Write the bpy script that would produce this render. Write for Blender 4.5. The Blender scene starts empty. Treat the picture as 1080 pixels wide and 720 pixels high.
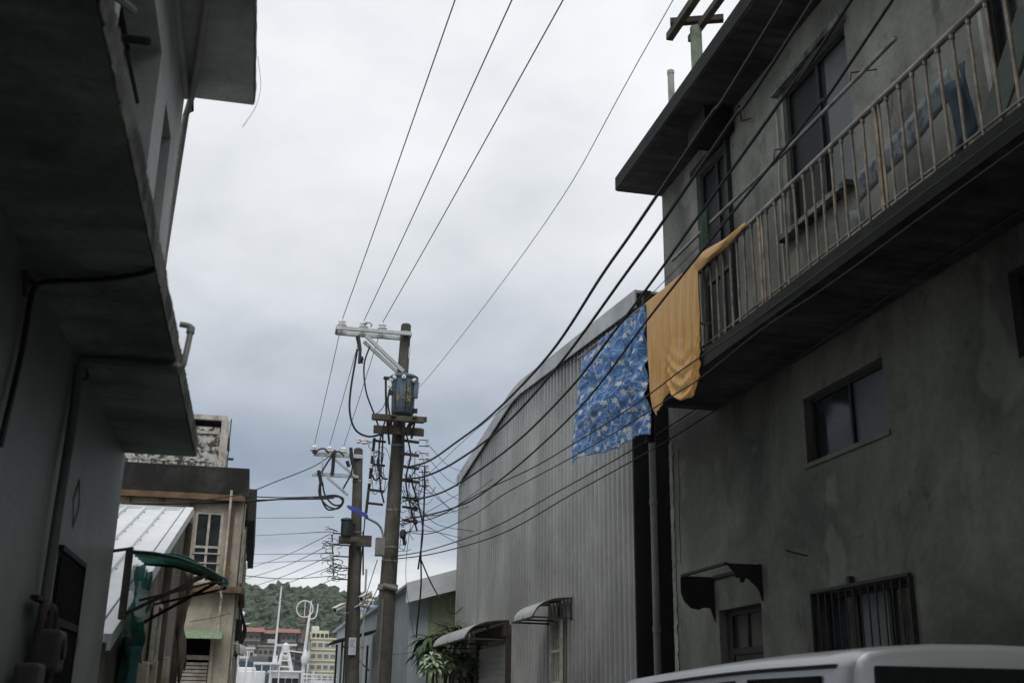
import bpy, bmesh, math, random
import numpy as np
from mathutils import Vector, Matrix, noise
random.seed(7)
sc = bpy.context.scene
col = sc.collection
# ------------------------------------------------------------ camera calibration
F = 1168.0
yh = np.array([-278., 378., F]); yh /= np.linalg.norm(yh)
zh = np.array([54., -3570., F]); zh = zh - zh.dot(yh) * yh; zh /= np.linalg.norm(zh)
xh = np.cross(yh, zh)
RM = np.array([xh, yh, zh]); EYE = np.array([0, 0, 1.6])

def ray(u, v): return RM @ np.array([u - 540., v - 360., F])
def P(u, v, X=None, Y=None, Z=None):
    d = ray(u, v)
    t = X / d[0] if X is not None else (Y / d[1] if Y is not None else (Z - 1.6) / d[2])
    return Vector(EYE + t * d)
def PL(u, v, x0, y0, k):          # point on the vertical plane X = x0 + k*(y0-Y)
    d = ray(u, v); t = (x0 + k * y0) / (d[0] + k * d[1])
    return Vector(EYE + t * d)

# ------------------------------------------------------------ materials
def newmat(name):
    m = bpy.data.materials.new(name); m.use_nodes = True
    nt = m.node_tree; b = nt.nodes['Principled BSDF']
    return m, nt, b
def N(nt, t, **k):
    n = nt.nodes.new(t)
    for a, v in k.items():
        if a in ('inp',):
            for i, x in v.items(): n.inputs[i].default_value = x
        else: setattr(n, a, v)
    return n
def L(nt, a, b): nt.links.new(a, b)
def noise_n(nt, src, scale, detail=6, rough=.6, map_scale=None, dist=0):
    n = N(nt, 'ShaderNodeTexNoise'); n.inputs['Scale'].default_value = scale
    n.inputs['Detail'].default_value = detail; n.inputs['Roughness'].default_value = rough
    n.inputs['Distortion'].default_value = dist
    if map_scale:
        mp = N(nt, 'ShaderNodeMapping'); mp.inputs['Scale'].default_value = map_scale
        L(nt, src, mp.inputs['Vector']); src = mp.outputs[0]
    L(nt, src, n.inputs['Vector']); return n
def ramp(nt, src, stops):
    r = N(nt, 'ShaderNodeValToRGB'); e = r.color_ramp.elements
    while len(e) < len(stops): e.new(.5)
    for i, (p, c) in enumerate(stops):
        e[i].position = p; e[i].color = (c[0], c[1], c[2], 1) if hasattr(c, '__len__') else (c, c, c, 1)
    L(nt, src, r.inputs[0]); return r
def mix(nt, f, a, b, mode='MIX'):
    n = N(nt, 'ShaderNodeMix', data_type='RGBA', blend_type=mode)
    for s, v in ((n.inputs[0], f), (n.inputs[6], a), (n.inputs[7], b)):
        if hasattr(v, 'is_linked') or hasattr(v, 'links'): L(nt, v, s)
        else: s.default_value = v if isinstance(v, float) else (*v, 1)
    return n.outputs[2]
def bump(nt, b, h, strength=.3, dist=.01):
    n = N(nt, 'ShaderNodeBump'); n.inputs['Strength'].default_value = strength; n.inputs['Distance'].default_value = dist
    L(nt, h, n.inputs['Height']); L(nt, n.outputs[0], b.inputs['Normal'])
def weathered(name, light, dark, streak=.6, scale=1.0, rough=.85, metal=0., fine=.25, bmp=.4, contrast=(.35, .65), stain=None, dam=0., boards=0.):
    """large blotches, vertical run-off streaks, fine grain and bump"""
    m, nt, b = newmat(name)
    tc = N(nt, 'ShaderNodeTexCoord').outputs['Object']
    n1 = noise_n(nt, tc, .9 * scale, 8, .62, dist=.4)
    n2 = noise_n(nt, tc, 2.6 * scale, 7, .62, (1, 1, .14))
    n3 = noise_n(nt, tc, 26 * scale, 5, .65)
    r1 = ramp(nt, n1.outputs[0], [(contrast[0], 0), (contrast[1], 1)])
    r2 = ramp(nt, n2.outputs[0], [(.4, 0), (.68, 1)])
    ma = N(nt, 'ShaderNodeMath', operation='MULTIPLY'); L(nt, r2.outputs[0], ma.inputs[0]); ma.inputs[1].default_value = streak
    c = mix(nt, r1.outputs[0], light, dark)
    c = mix(nt, ma.outputs[0], c, dark)
    r3 = ramp(nt, n3.outputs[0], [(.3, 1 - fine), (.7, 1 + fine)])
    c = mix(nt, 1.0, c, r3.outputs[0], 'MULTIPLY')
    if stain:
        n4 = noise_n(nt, tc, 1.7 * scale, 7, .7, (1, 1, .4))
        r4 = ramp(nt, n4.outputs[0], [(.56, 0), (.66, 1)])
        c = mix(nt, r4.outputs[0], c, stain)
    hsrc = n3.outputs[0]
    if boards:
        nb = noise_n(nt, tc, 1.0, 3, .6, (.35, 7, 7)); rb_ = ramp(nt, nb.outputs[0], [(.38, 1 - boards), (.62, 1 + boards)])
        c = mix(nt, 1.0, c, rb_.outputs[0], 'MULTIPLY')
    if dam:
        def mul(a, bb=None, v=None):
            n = N(nt, 'ShaderNodeMath', operation='MULTIPLY'); L(nt, a, n.inputs[0])
            if bb is not None: L(nt, bb, n.inputs[1])
            else: n.inputs[1].default_value = v
            return n.outputs[0]
        dk = tuple(x * .45 for x in dark)
        nw = noise_n(nt, tc, 1.6, 6, .65)
        va = N(nt, 'ShaderNodeVectorMath', operation='MULTIPLY_ADD'); L(nt, nw.outputs[1], va.inputs[0]); va.inputs[1].default_value = (.7, .7, .7); L(nt, tc, va.inputs[2])
        vo = N(nt, 'ShaderNodeTexVoronoi', feature='DISTANCE_TO_EDGE'); vo.inputs['Scale'].default_value = .55; L(nt, va.outputs[0], vo.inputs['Vector'])
        cr = ramp(nt, vo.outputs[0], [(0, 1), (.007, 0)]); mk = ramp(nt, noise_n(nt, tc, .5, 2, .5).outputs[0], [(.47, 0), (.55, 1)])
        c = mix(nt, mul(mul(cr.outputs[0], mk.outputs[0]), v=dam * .4), c, dk)
        nf = noise_n(nt, tc, 8 * scale, 9, .72); fl_m = ramp(nt, nf.outputs[0], [(.585, 0), (.61, 1)]); mk2 = ramp(nt, noise_n(nt, tc, .9, 4, .6).outputs[0], [(.5, 0), (.62, 1)])
        c = mix(nt, mul(mul(fl_m.outputs[0], mk2.outputs[0]), v=dam * .7), c, dk)
        nd = noise_n(nt, tc, 1.0, 5, .65, (9, 9, .45)); dr = ramp(nt, nd.outputs[0], [(.56, 0), (.7, 1)]); mk3 = ramp(nt, noise_n(nt, tc, .7, 3, .6, (1, 1, .5)).outputs[0], [(.45, 0), (.6, 1)])
        c = mix(nt, mul(mul(dr.outputs[0], mk3.outputs[0]), v=dam * .6), c, dark)
        np_ = noise_n(nt, tc, .75, 3, .5); rp = ramp(nt, np_.outputs[0], [(.60, 0), (.625, 1)])
        c = mix(nt, mul(rp.outputs[0], v=dam * .35), c, tuple(min(1, x * 1.25) for x in light))
    L(nt, c, b.inputs['Base Color'])
    b.inputs['Roughness'].default_value = rough; b.inputs['Metallic'].default_value = metal
    bump(nt, b, hsrc, bmp, .012)
    return m
def plain(name, colr, rough=.5, metal=0., var=.15, scale=12):
    m, nt, b = newmat(name)
    tc = N(nt, 'ShaderNodeTexCoord').outputs['Object']
    n = noise_n(nt, tc, scale, 5, .6)
    r = ramp(nt, n.outputs[0], [(.3, 1 - var), (.7, 1 + var)])
    L(nt, mix(nt, 1.0, colr, r.outputs[0], 'MULTIPLY'), b.inputs['Base Color'])
    b.inputs['Roughness'].default_value = rough; b.inputs['Metallic'].default_value = metal
    return m
def glass_dark(name, colr=(.02, .025, .028), rough=.12):
    m, nt, b = newmat(name)
    tc = N(nt, 'ShaderNodeTexCoord').outputs['Object']
    n = noise_n(nt, tc, 2.5, 4, .6)
    r = ramp(nt, n.outputs[0], [(.3, .5), (.7, 1.6)])
    L(nt, mix(nt, 1.0, colr, r.outputs[0], 'MULTIPLY'), b.inputs['Base Color'])
    b.inputs['Roughness'].default_value = rough
    return m
M = {}
M['wallR'] = weathered('render_cement_old', (.195, .2, .168), (.055, .06, .05), .5, .5, .9, fine=.14, contrast=(.36, .64), stain=(.055, .057, .047), dam=.8)
M['slabdark'] = weathered('near_black_concrete', (.07, .075, .066), (.009, .0098, .0088), .5, 1.6, .95, fine=.4, boards=.35, dam=.5)  # near-black blotched concrete for the balcony slab
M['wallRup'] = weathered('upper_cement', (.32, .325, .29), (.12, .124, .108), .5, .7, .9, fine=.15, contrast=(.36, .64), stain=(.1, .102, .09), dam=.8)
M['fascia'] = weathered('fascia_near_black', (.022, .023, .021), (.008, .008, .0075), .6, 1.6, .95, fine=.4, dam=.4)  # darker still, for the slab front and eave edge
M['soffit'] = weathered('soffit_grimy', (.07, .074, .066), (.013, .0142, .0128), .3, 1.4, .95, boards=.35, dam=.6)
M['wallL'] = weathered('painted_wall_grey', (.3, .335, .315), (.165, .19, .175), .5, .5, .5, fine=.08, dam=.35)
M['soffitL'] = weathered('soffit_grey_green', (.3, .36, .32), (.1, .13, .11), .15, 1.1, .9, fine=.15, boards=.12, dam=.9)
M['soffitL2'] = weathered('upper_soffit_pale', (.5, .54, .51), (.24, .27, .25), .15, 1.1, .9, fine=.1, boards=.06, dam=.6)
M['slabedge'] = weathered('slab_edge_moss', (.25, .265, .235), (.04, .044, .038), .5, 4, .95, fine=.5, contrast=(.42, .58), dam=.6)
M['wallLup'] = weathered('upper_wall_pale', (.68, .69, .68), (.45, .46, .46), .4, .9, .8, fine=.1)
M['facade'] = weathered('facade_beige', (.5, .46, .37), (.24, .215, .17), .6, .9, .9, fine=.2, stain=(.27, .22, .15), dam=.7)
M['parapet'] = weathered('parapet_black_mould', (.075, .074, .068), (.012, .012, .011), .8, 1.4, .95, fine=.5, contrast=(.25, .55), dam=.6)
M['rustband'] = weathered('rust_brown_band', (.2, .125, .07), (.09, .06, .04), .4, 3, .9)
M['speckle'] = weathered('speckled_peeling', (.55, .54, .5), (.06, .06, .055), .3, 6, .9, fine=.6, contrast=(.47, .56))
M['wood'] = weathered('old_timber', (.13, .11, .085), (.05, .042, .035), .5, 3, .9)
M['pole'] = weathered('concrete_pole', (.15, .138, .118), (.045, .042, .036), .9, 1.6, .9)
M['sheet'] = weathered('grey_sheet_steel', (.52, .525, .51), (.3, .304, .292), .45, .45, .38, .3, fine=.06, bmp=.05)
M['trim'] = weathered('roof_trim_zinc', (.5, .51, .51), (.3, .31, .31), .2, 1.2, .5, .15, fine=.1, bmp=.1)
M['black'] = weathered('black_sheet', (.018, .018, .019), (.008, .008, .009), .3, 1, .6, fine=.1, bmp=.1)
M['whiteroof'] = weathered('white_sheet_roof', (.72, .74, .76), (.5, .52, .54), .2, .8, .45, fine=.06, bmp=.05)
M['shedwall'] = weathered('shed_wall_dirty', (.3, .275, .22), (.09, .085, .07), .7, 1.2, .95, fine=.3)
M['bluegrey'] = weathered('blue_grey_sheet', (.42, .48, .51), (.27, .31, .34), .5, .5, .6, .1, fine=.08, bmp=.1)
M['palegreen'] = weathered('pale_green_sheet', (.45, .52, .36), (.26, .31, .2), .5, .8, .7, fine=.1)
M['steel'] = plain('galvanised', (.45, .46, .46), .45, .5)
M['railing'] = weathered('tarnished_rail', (.32, .27, .205), (.1, .085, .065), .3, 6, .38, .55, fine=.25, bmp=.1)
M['railtop'] = weathered('handrail_grey', (.34, .335, .32), (.14, .13, .12), .2, 5, .45, .5)
M['rusty'] = weathered('dark_rust', (.06, .045, .035), (.02, .017, .015), .3, 6, .85)
M['pvc'] = plain('pvc_pipe', (.34, .34, .31), .5, 0, .25, 5)
M['pvcdark'] = plain('grey_pipe', (.13, .14, .14), .5)
M['cable'] = plain('cable_black', (.012, .012, .013), .55)
M['wire'] = plain('wire_dark', (.05, .05, .052), .5, .3)
M['porcelain'] = plain('porcelain', (.8, .8, .79), .25, 0, .05)
M['transformer'] = weathered('transformer_blue_grey', (.13, .19, .23), (.07, .1, .12), .5, 4, .5, fine=.12, bmp=.1)
M['yellowpaint'] = plain('yellow_paint', (.55, .36, .08), .7, 0, .4, 40)
M['lampblue'] = plain('lamp_blue', (.07, .09, .42), .4)
M['boxgrey'] = plain('meter_box', (.2, .195, .18), .7, 0, .3, 8)
M['glass'] = glass_dark('window_glass')
M['vanglass'] = plain('van_glass', (.01, .011, .012), .06)
M['mattglass'] = plain('matt_dark_glass', (.02, .024, .026), .5)
M['cablegrey'] = plain('dull_grey_casing', (.05, .052, .048), .7, 0, .3, 9)
M['glassgrey'] = plain('grey_blue_panel', (.09, .1, .108), .35, 0, .25, 1.5)
M['frame'] = plain('window_frame_dark', (.03, .03, .03), .6)
M['framewhite'] = weathered('window_frame_white', (.6, .58, .52), (.3, .27, .22), .3, 5, .7)
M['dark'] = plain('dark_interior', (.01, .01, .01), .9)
M['curtain'] = plain('curtain_pale', (.13, .14, .14), .9)
for k_, v_ in (('mattglass', .12), ('glass', .28), ('glassgrey', .25), ('frame', .2), ('black', .2), ('dark', 0), ('vanglass', .35)): M[k_].node_tree.nodes['Principled BSDF'].inputs['Specular IOR Level'].default_value = v_
M['asphalt'] = weathered('asphalt', (.13, .13, .125), (.08, .08, .078), 0, 2, .9)
M['concgr'] = weathered('quay_concrete', (.24, .235, .22), (.16, .155, .15), 0, .5, .9)
M['vansilver'] = plain('silver_paint', (.36, .375, .39), .28, .45, .03, 3)
M['rubber'] = plain('rubber', (.02, .02, .02), .8)
M['red'] = plain('red_lens', (.35, .02, .02), .3)
M['redpaint'] = weathered('faded_pink_red_paper', (.34, .05, .08), (.2, .12, .13), .5, 6, .9)
M['boatwhite'] = weathered('boat_white', (.8, .81, .82), (.62, .63, .64), .3, 1, .4, fine=.04, bmp=.02)
M['navy'] = plain('navy_hull', (.05, .07, .1), .5)
M['cctv'] = plain('camera_housing', (.62, .6, .56), .4, 0, .1)
M['redroof'] = weathered('red_roof', (.3, .12, .09), (.2, .09, .07), .3, .4, .85)
M['cream'] = weathered('cream_block', (.72, .7, .52), (.56, .54, .4), .3, .2, .85, fine=.05)
M['blockbeige'] = weathered('block_beige', (.33, .3, .26), (.18, .165, .15), .5, .25, .9)
M['blockgrey'] = weathered('block_grey', (.22, .22, .21), (.12, .12, .12), .4, .25, .9)
M['pink'] = plain('pinkish_house', (.5, .4, .36), .8)
M['whitehouse'] = plain('whitewash', (.62, .62, .6), .8)
M['blueroof'] = plain('blue_roof', (.12, .18, .4), .7)
M['bark'] = plain('bark', (.09, .07, .05), .9)
M['ribbonglass'] = plain('ribbon_glass', (.16, .17, .16), .3, 0, .3, 1)
M['brick'] = weathered('brown_planter', (.14, .07, .045), (.06, .035, .025), .2, 5, .9)
M['timbergreen'] = weathered('green_peeling_post', (.3, .38, .28), (.14, .17, .12), .5, 6, .8, fine=.35)
M['paper'] = plain('notice_paper', (.55, .58, .66), .8, 0, .15, 20)
M['ink'] = plain('ink', (.12, .13, .2), .8)

def leafmat(name, a, b_, trans=.15):
    m, nt, b = newmat(name)
    tc = N(nt, 'ShaderNodeTexCoord').outputs['Object']
    n = noise_n(nt, tc, 1.2, 4, .7); n2 = noise_n(nt, tc, .25 if name == 'forest' else 7, 3, .6)
    r = ramp(nt, n.outputs[0], [(.35, 0), (.65, 1)]); r2 = ramp(nt, n2.outputs[0], [(.35, .7), (.65, 1.3)])
    L(nt, mix(nt, 1.0, mix(nt, r.outputs[0], a, b_), r2.outputs[0], 'MULTIPLY'), b.inputs['Base Color'])
    b.inputs['Roughness'].default_value = .65
    return m
M['forest'] = leafmat('forest', (.02, .038, .018), (.055, .075, .036))
M['leaf'] = leafmat('leaf_green', (.03, .07, .02), (.07, .12, .04))
M['leafpale'] = leafmat('leaf_pale', (.5, .56, .42), (.2, .32, .16))
M['hillground'] = weathered('hill_ground', (.05, .06, .03), (.03, .04, .02), 0, .1, 1)

def translucent(name, colr, alpha, rough=.4):
    m, nt, b = newmat(name)
    tc = N(nt, 'ShaderNodeTexCoord').outputs['Object']
    n = noise_n(nt, tc, 6, 5, .6)
    r = ramp(nt, n.outputs[0], [(.35, .55), (.7, 1.3)])
    L(nt, mix(nt, 1.0, colr, r.outputs[0], 'MULTIPLY'), b.inputs['Base Color'])
    b.inputs['Roughness'].default_value = rough
    tl = N(nt, 'ShaderNodeBsdfTranslucent'); L(nt, b.inputs['Base Color'].links[0].from_socket, tl.inputs[0])
    tp_ = N(nt, 'ShaderNodeBsdfTransparent'); m1 = N(nt, 'ShaderNodeMixShader'); m2 = N(nt, 'ShaderNodeMixShader')
    m1.inputs[0].default_value = .55; L(nt, b.outputs[0], m1.inputs[1]); L(nt, tl.outputs[0], m1.inputs[2])
    m2.inputs[0].default_value = alpha; L(nt, tp_.outputs[0], m2.inputs[1]); L(nt, m1.outputs[0], m2.inputs[2])
    L(nt, m2.outputs[0], nt.nodes['Material Output'].inputs[0])
    return m
M['greenplastic'] = translucent('green_polycarbonate', (.025, .2, .14), .8, .5)
M['greennet'] = translucent('torn_green_netting', (.025, .13, .095), .55, .9)
M['whitefilm'] = translucent('dull_plastic_film', (.4, .45, .42), .75)

# cloths ------------------------------------------------------
def orange_mat():
    m, nt, b = newmat('orange_cloth')
    tc = N(nt, 'ShaderNodeTexCoord').outputs['UV']
    n = noise_n(nt, tc, 3.0, 5, .6, (1, 2, 1)); w = noise_n(nt, tc, 60, 2, .5, (8, 1, 1))
    r = ramp(nt, n.outputs[0], [(.58, 0), (.72, .35)])
    c = mix(nt, r.outputs[0], (.56, .305, .075), (.48, .38, .2))
    r2 = ramp(nt, w.outputs[0], [(.3, .88), (.7, 1.1)])
    L(nt, mix(nt, 1.0, c, r2.outputs[0], 'MULTIPLY'), b.inputs['Base Color'])
    b.inputs['Roughness'].default_value = .85
    b.inputs['Sheen Weight'].default_value = .3
    return m
def blue_mat():
    m, nt, b = newmat('blue_floral_cloth')
    uv = N(nt, 'ShaderNodeTexCoord').outputs['UV']
    def vm(op, a, c=None, val=None):
        n = N(nt, 'ShaderNodeVectorMath', operation=op); L(nt, a, n.inputs[0])
        if c is not None: L(nt, c, n.inputs[1])
        if val is not None: n.inputs[1].default_value = val
        return n
    def mt(op, a, bb=None, v=None, clamp=False):
        n = N(nt, 'ShaderNodeMath', operation=op); n.use_clamp = clamp
        L(nt, a, n.inputs[0])
        if bb is not None: L(nt, bb, n.inputs[1])
        elif v is not None: n.inputs[1].default_value = v
        return n.outputs[0]
    def motif(scale, off, petals, rad, amp, rnd=.85):
        mp = N(nt, 'ShaderNodeMapping'); mp.inputs['Scale'].default_value = (scale, scale, 1); mp.inputs['Location'].default_value = (off, off * .7, 0)
        L(nt, uv, mp.inputs[0])
        vo = N(nt, 'ShaderNodeTexVoronoi', voronoi_dimensions='2D'); vo.inputs['Scale'].default_value = 1; vo.inputs['Randomness'].default_value = rnd
        L(nt, mp.outputs[0], vo.inputs['Vector'])
        d = vm('SUBTRACT', mp.outputs[0], vo.outputs['Position'])
        s = N(nt, 'ShaderNodeSeparateXYZ'); L(nt, d.outputs[0], s.inputs[0])
        ang = mt('ARCTAN2', s.outputs[1], s.outputs[0])
        sc_ = N(nt, 'ShaderNodeSeparateXYZ'); L(nt, vo.outputs['Color'], sc_.inputs[0])
        ang = mt('ADD', mt('MULTIPLY', ang, v=petals / 2), mt('MULTIPLY', sc_.outputs[0], v=6.28))
        pet = mt('ABSOLUTE', mt('COSINE', ang))
        R_ = mt('ADD', mt('MULTIPLY', pet, v=amp), v=rad)
        keep = mt('GREATER_THAN', sc_.outputs[1], v=.18)
        inside = mt('MULTIPLY', mt('LESS_THAN', vo.outputs['Distance'], R_), keep)
        core = mt('LESS_THAN', vo.outputs['Distance'], v=rad * .55)
        return inside, core
    fl, core = motif(9.5, 0, 5, .12, .14)
    lf, _ = motif(15, 3.3, 2, .05, .22)
    sm, _ = motif(21, 7.7, 5, .06, .14)
    # winding stems: level lines of smooth noise
    n = noise_n(nt, uv, 8.0, 0, .3, dist=.5)
    st = mt('LESS_THAN', mt('ABSOLUTE', mt('SUBTRACT', n.outputs[0], v=.5)), v=.02)
    n_b = noise_n(nt, uv, 12.0, 0, .3, (1, 1.3, 1), dist=.6)
    st2 = mt('LESS_THAN', mt('ABSOLUTE', mt('SUBTRACT', n_b.outputs[0], v=.5)), v=.022)
    base_n = noise_n(nt, uv, 5, 4, .6)
    base = mix(nt, ramp(nt, base_n.outputs[0], [(.35, 0), (.65, 1)]).outputs[0], (.055, .15, .34), (.075, .185, .39))
    c = mix(nt, mt('MULTIPLY', sm, v=.3), base, (.25, .4, .68))
    c = mix(nt, mt('MULTIPLY', st, v=.55), c, (.5, .6, .75))
    c = mix(nt, mt('MULTIPLY', st2, v=.4), c, (.4, .5, .7))
    c = mix(nt, mt('MULTIPLY', lf, v=.45), c, (.3, .45, .72))
    c = mix(nt, mt('MULTIPLY', fl, v=.92), c, (.6, .62, .58))
    c = mix(nt, mt('MULTIPLY', mt('MULTIPLY', core, fl), v=.7), c, (.5, .45, .3))
    L(nt, c, b.inputs['Base Color']); b.inputs['Roughness'].default_value = .85
    nb = noise_n(nt, uv, 18, 4, .6); bump(nt, b, nb.outputs[0], .2, .02)
    return m
M['orange'] = orange_mat(); M['blue'] = blue_mat()

# ------------------------------------------------------------ mesh builder
WL = {}
class MB:
    def __init__(s): s.v = []; s.f = []; s.uv = None
    def add(s, vs, fs):
        o = len(s.v); s.v += [tuple(p) for p in vs]; s.f += [tuple(i + o for i in f) for f in fs]; return s
    def box(s, x0, x1, y0, y1, z0, z1):
        x0, x1 = sorted((x0, x1)); y0, y1 = sorted((y0, y1)); z0, z1 = sorted((z0, z1))
        v = [(x, y, z) for x in (x0, x1) for y in (y0, y1) for z in (z0, z1)]
        return s.add(v, [(0, 1, 3, 2), (4, 6, 7, 5), (0, 4, 5, 1), (2, 3, 7, 6), (0, 2, 6, 4), (1, 5, 7, 3)])
    def fb(s, fr, u0, u1, n0, n1, z0, z1):     # box in a wall frame
        o, u, n = fr
        vs = []
        for a in (u0, u1):
            for b in (n0, n1):
                for z in (z0, z1):
                    vs.append((o[0] + u[0] * a + n[0] * b, o[1] + u[1] * a + n[1] * b, z))
        return s.add(vs, [(0, 1, 3, 2), (4, 6, 7, 5), (0, 4, 5, 1), (2, 3, 7, 6), (0, 2, 6, 4), (1, 5, 7, 3)])
    def bar(s, p, q, w, h, up=(0, 0, 1)):      # rectangular bar between two points
        p = Vector(p); q = Vector(q); d = (q - p).normalized(); up = Vector(up)
        a = d.cross(up)
        if a.length < 1e-4: a = d.cross(Vector((1, 0, 0)))
        a.normalize(); b = a.cross(d).normalized()
        vs = [c + a * (w / 2 * i) + b * (h / 2 * j) for c in (p, q) for i, j in ((-1, -1), (1, -1), (1, 1), (-1, 1))]
        return s.add(vs, [(0, 3, 2, 1), (4, 5, 6, 7), (0, 1, 5, 4), (1, 2, 6, 5), (2, 3, 7, 6), (3, 0, 4, 7)])
    def tube(s, pts, r, n=8, r1=None, cap=True):
        pts = [Vector(p) for p in pts]; m = len(pts); ref = None; rings = []
        for i, p in enumerate(pts):
            d = (pts[min(i + 1, m - 1)] - pts[max(i - 1, 0)])
            if d.length < 1e-9: d = Vector((0, 0, 1))
            d.normalize()
            if ref is None:
                ref = d.orthogonal().normalized()
            ref = (ref - d * ref.dot(d))
            if ref.length < 1e-5: ref = d.orthogonal()
            ref.normalize(); b = d.cross(ref)
            rr = r if r1 is None else r + (r1 - r) * i / (m - 1)
            rings.append([p + (ref * math.cos(t) + b * math.sin(t)) * rr for t in [2 * math.pi * k / n for k in range(n)]])
        vs = [q for rg in rings for q in rg]; fs = []
        for i in range(m - 1):
            for k in range(n):
                fs.append((i * n + k, i * n + (k + 1) % n, (i + 1) * n + (k + 1) % n, (i + 1) * n + k))
        if cap: fs.append(tuple(range(n))[::-1]); fs.append(tuple((m - 1) * n + k for k in range(n)))
        return s.add(vs, fs)
    def lathe(s, c, prof, n=16, axis=(0, 0, 1)):
        c = Vector(c); ax = Vector(axis).normalized(); a = ax.orthogonal().normalized(); b = ax.cross(a)
        vs = []; m = len(prof)
        for r, h in prof:
            for k in range(n):
                t = 2 * math.pi * k / n; vs.append(c + ax * h + (a * math.cos(t) + b * math.sin(t)) * max(r, 1e-4))
        fs = [(i * n + k, i * n + (k + 1) % n, (i + 1) * n + (k + 1) % n, (i + 1) * n + k) for i in range(m - 1) for k in range(n)]
        fs.append(tuple(range(n))[::-1]); fs.append(tuple((m - 1) * n + k for k in range(n)))
        return s.add(vs, fs)
    def prism(s, poly, d):                     # planar polygon (3D points) extruded by vector d
        poly = [Vector(p) for p in poly]; d = Vector(d); n = len(poly)
        return s.add(poly + [p + d for p in poly], [tuple(range(n))[::-1], tuple(range(n, 2 * n))] + [(i, (i + 1) % n, n + (i + 1) % n, n + i) for i in range(n)])
    def grid(s, fn, nu, nv, uvf=None):
        o = len(s.v)
        for j in range(nv + 1):
            for i in range(nu + 1): s.v.append(tuple(fn(i / nu, j / nv)))
        for j in range(nv):
            for i in range(nu):
                a = o + j * (nu + 1) + i; s.f.append((a, a + 1, a + nu + 2, a + nu + 1))
        return s
    def build(s, name, mat, parent=None, smooth=False, bevel=0, solid=0, uv=None, loc=None):
        me = bpy.data.meshes.new(name)
        off = WL[parent.name] if parent is not None else Vector(loc or (0, 0, 0))
        me.from_pydata([(p[0] - off[0], p[1] - off[1], p[2] - off[2]) for p in s.v], [], s.f)
        me.materials.append(M[mat] if isinstance(mat, str) else mat)
        if uv:
            l = me.uv_layers.new(name='UVMap')
            for lp in me.loops: l.data[lp.index].uv = uv[lp.vertex_index]
        bm = bmesh.new(); bm.from_mesh(me); bmesh.ops.recalc_face_normals(bm, faces=bm.faces); bm.to_mesh(me); bm.free()
        if smooth:
            for p in me.polygons: p.use_smooth = True
            try: me.set_sharp_from_angle(angle=math.radians(40))
            except Exception: pass
        me.update()
        o = bpy.data.objects.new(name, me); col.objects.link(o)
        if parent is not None: o.parent = parent
        else: o.location = off
        WL[o.name] = Vector(off)
        if bevel:
            b = o.modifiers.new('bevel', 'BEVEL'); b.width = bevel; b.segments = 2; b.limit_method = 'ANGLE'
        if solid:
            b = o.modifiers.new('solid', 'SOLIDIFY'); b.thickness = solid; b.offset = 0
        return o
def tag(o, label=None, cat=None, group=None, kind=None):
    for k, v in (('label', label), ('category', cat), ('group', group), ('kind', kind)):
        if v: o[k] = v
    return o
def empty(name, loc, label, cat, group=None):
    o = bpy.data.objects.new(name, None); col.objects.link(o); o.location = loc; o.empty_display_size = .2
    WL[o.name] = Vector(loc); tag(o, label, cat, group); return o
def smooth_path(pts, n=8):
    pts = [Vector(p) for p in pts]; out = []
    if len(pts) < 3: return [pts[0].lerp(pts[-1], i / n) for i in range(n + 1)]
    q = [pts[0] * 2 - pts[1]] + pts + [pts[-1] * 2 - pts[-2]]
    for i in range(1, len(q) - 2):
        for k in range(n):
            t = k / n; a, b, c, d = q[i - 1], q[i], q[i + 1], q[i + 2]
            out.append(.5 * ((2 * b) + (-a + c) * t + (2 * a - 5 * b + 4 * c - d) * t * t + (-a + 3 * b - 3 * c + d) * t ** 3))
    out.append(pts[-1]); return out
def FX(x, s=-1): return ((x, 0), (0, 1), (s, 0))       # wall plane X=x; u = +Y, n = s*X
def FY(y, s=-1): return ((0, y), (1, 0), (0, s))       # wall plane Y=y; u = +X, n = s*Y
def wall(mb, fr, u0, u1, z0, z1, th, holes):
    us = sorted({u0, u1, *[h[0] for h in holes], *[h[1] for h in holes]}); zs = sorted({z0, z1, *[h[2] for h in holes], *[h[3] for h in holes]})
    us = [u for u in us if u0 <= u <= u1]; zs = [z for z in zs if z0 <= z <= z1]
    o, u, n = fr; idx = {}
    def solid(i, j):
        if i < 0 or j < 0 or i >= len(us) - 1 or j >= len(zs) - 1: return False
        uc = (us[i] + us[i + 1]) / 2; zc = (zs[j] + zs[j + 1]) / 2
        return not any(h[0] < uc < h[1] and h[2] < zc < h[3] for h in holes)
    def vid(i, j, b):
        k = (i, j, b)
        if k not in idx:
            idx[k] = len(mb.v); nn = 0 if b == 0 else -th
            mb.v.append((o[0] + u[0] * us[i] + n[0] * nn, o[1] + u[1] * us[i] + n[1] * nn, zs[j]))
        return idx[k]
    for i in range(len(us) - 1):
        for j in range(len(zs) - 1):
            if not solid(i, j): continue
            for b in (0, 1): mb.f.append((vid(i, j, b), vid(i + 1, j, b), vid(i + 1, j + 1, b), vid(i, j + 1, b)))
            for di, dj, e in ((-1, 0, ((0, 0), (0, 1))), (1, 0, ((1, 0), (1, 1))), (0, -1, ((0, 0), (1, 0))), (0, 1, ((0, 1), (1, 1)))):
                if not solid(i + di, j + dj):
                    (a, b2), (c, d) = e
                    mb.f.append((vid(i + a, j + b2, 0), vid(i + c, j + d, 0), vid(i + c, j + d, 1), vid(i + a, j + b2, 1)))
    return mb
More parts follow.
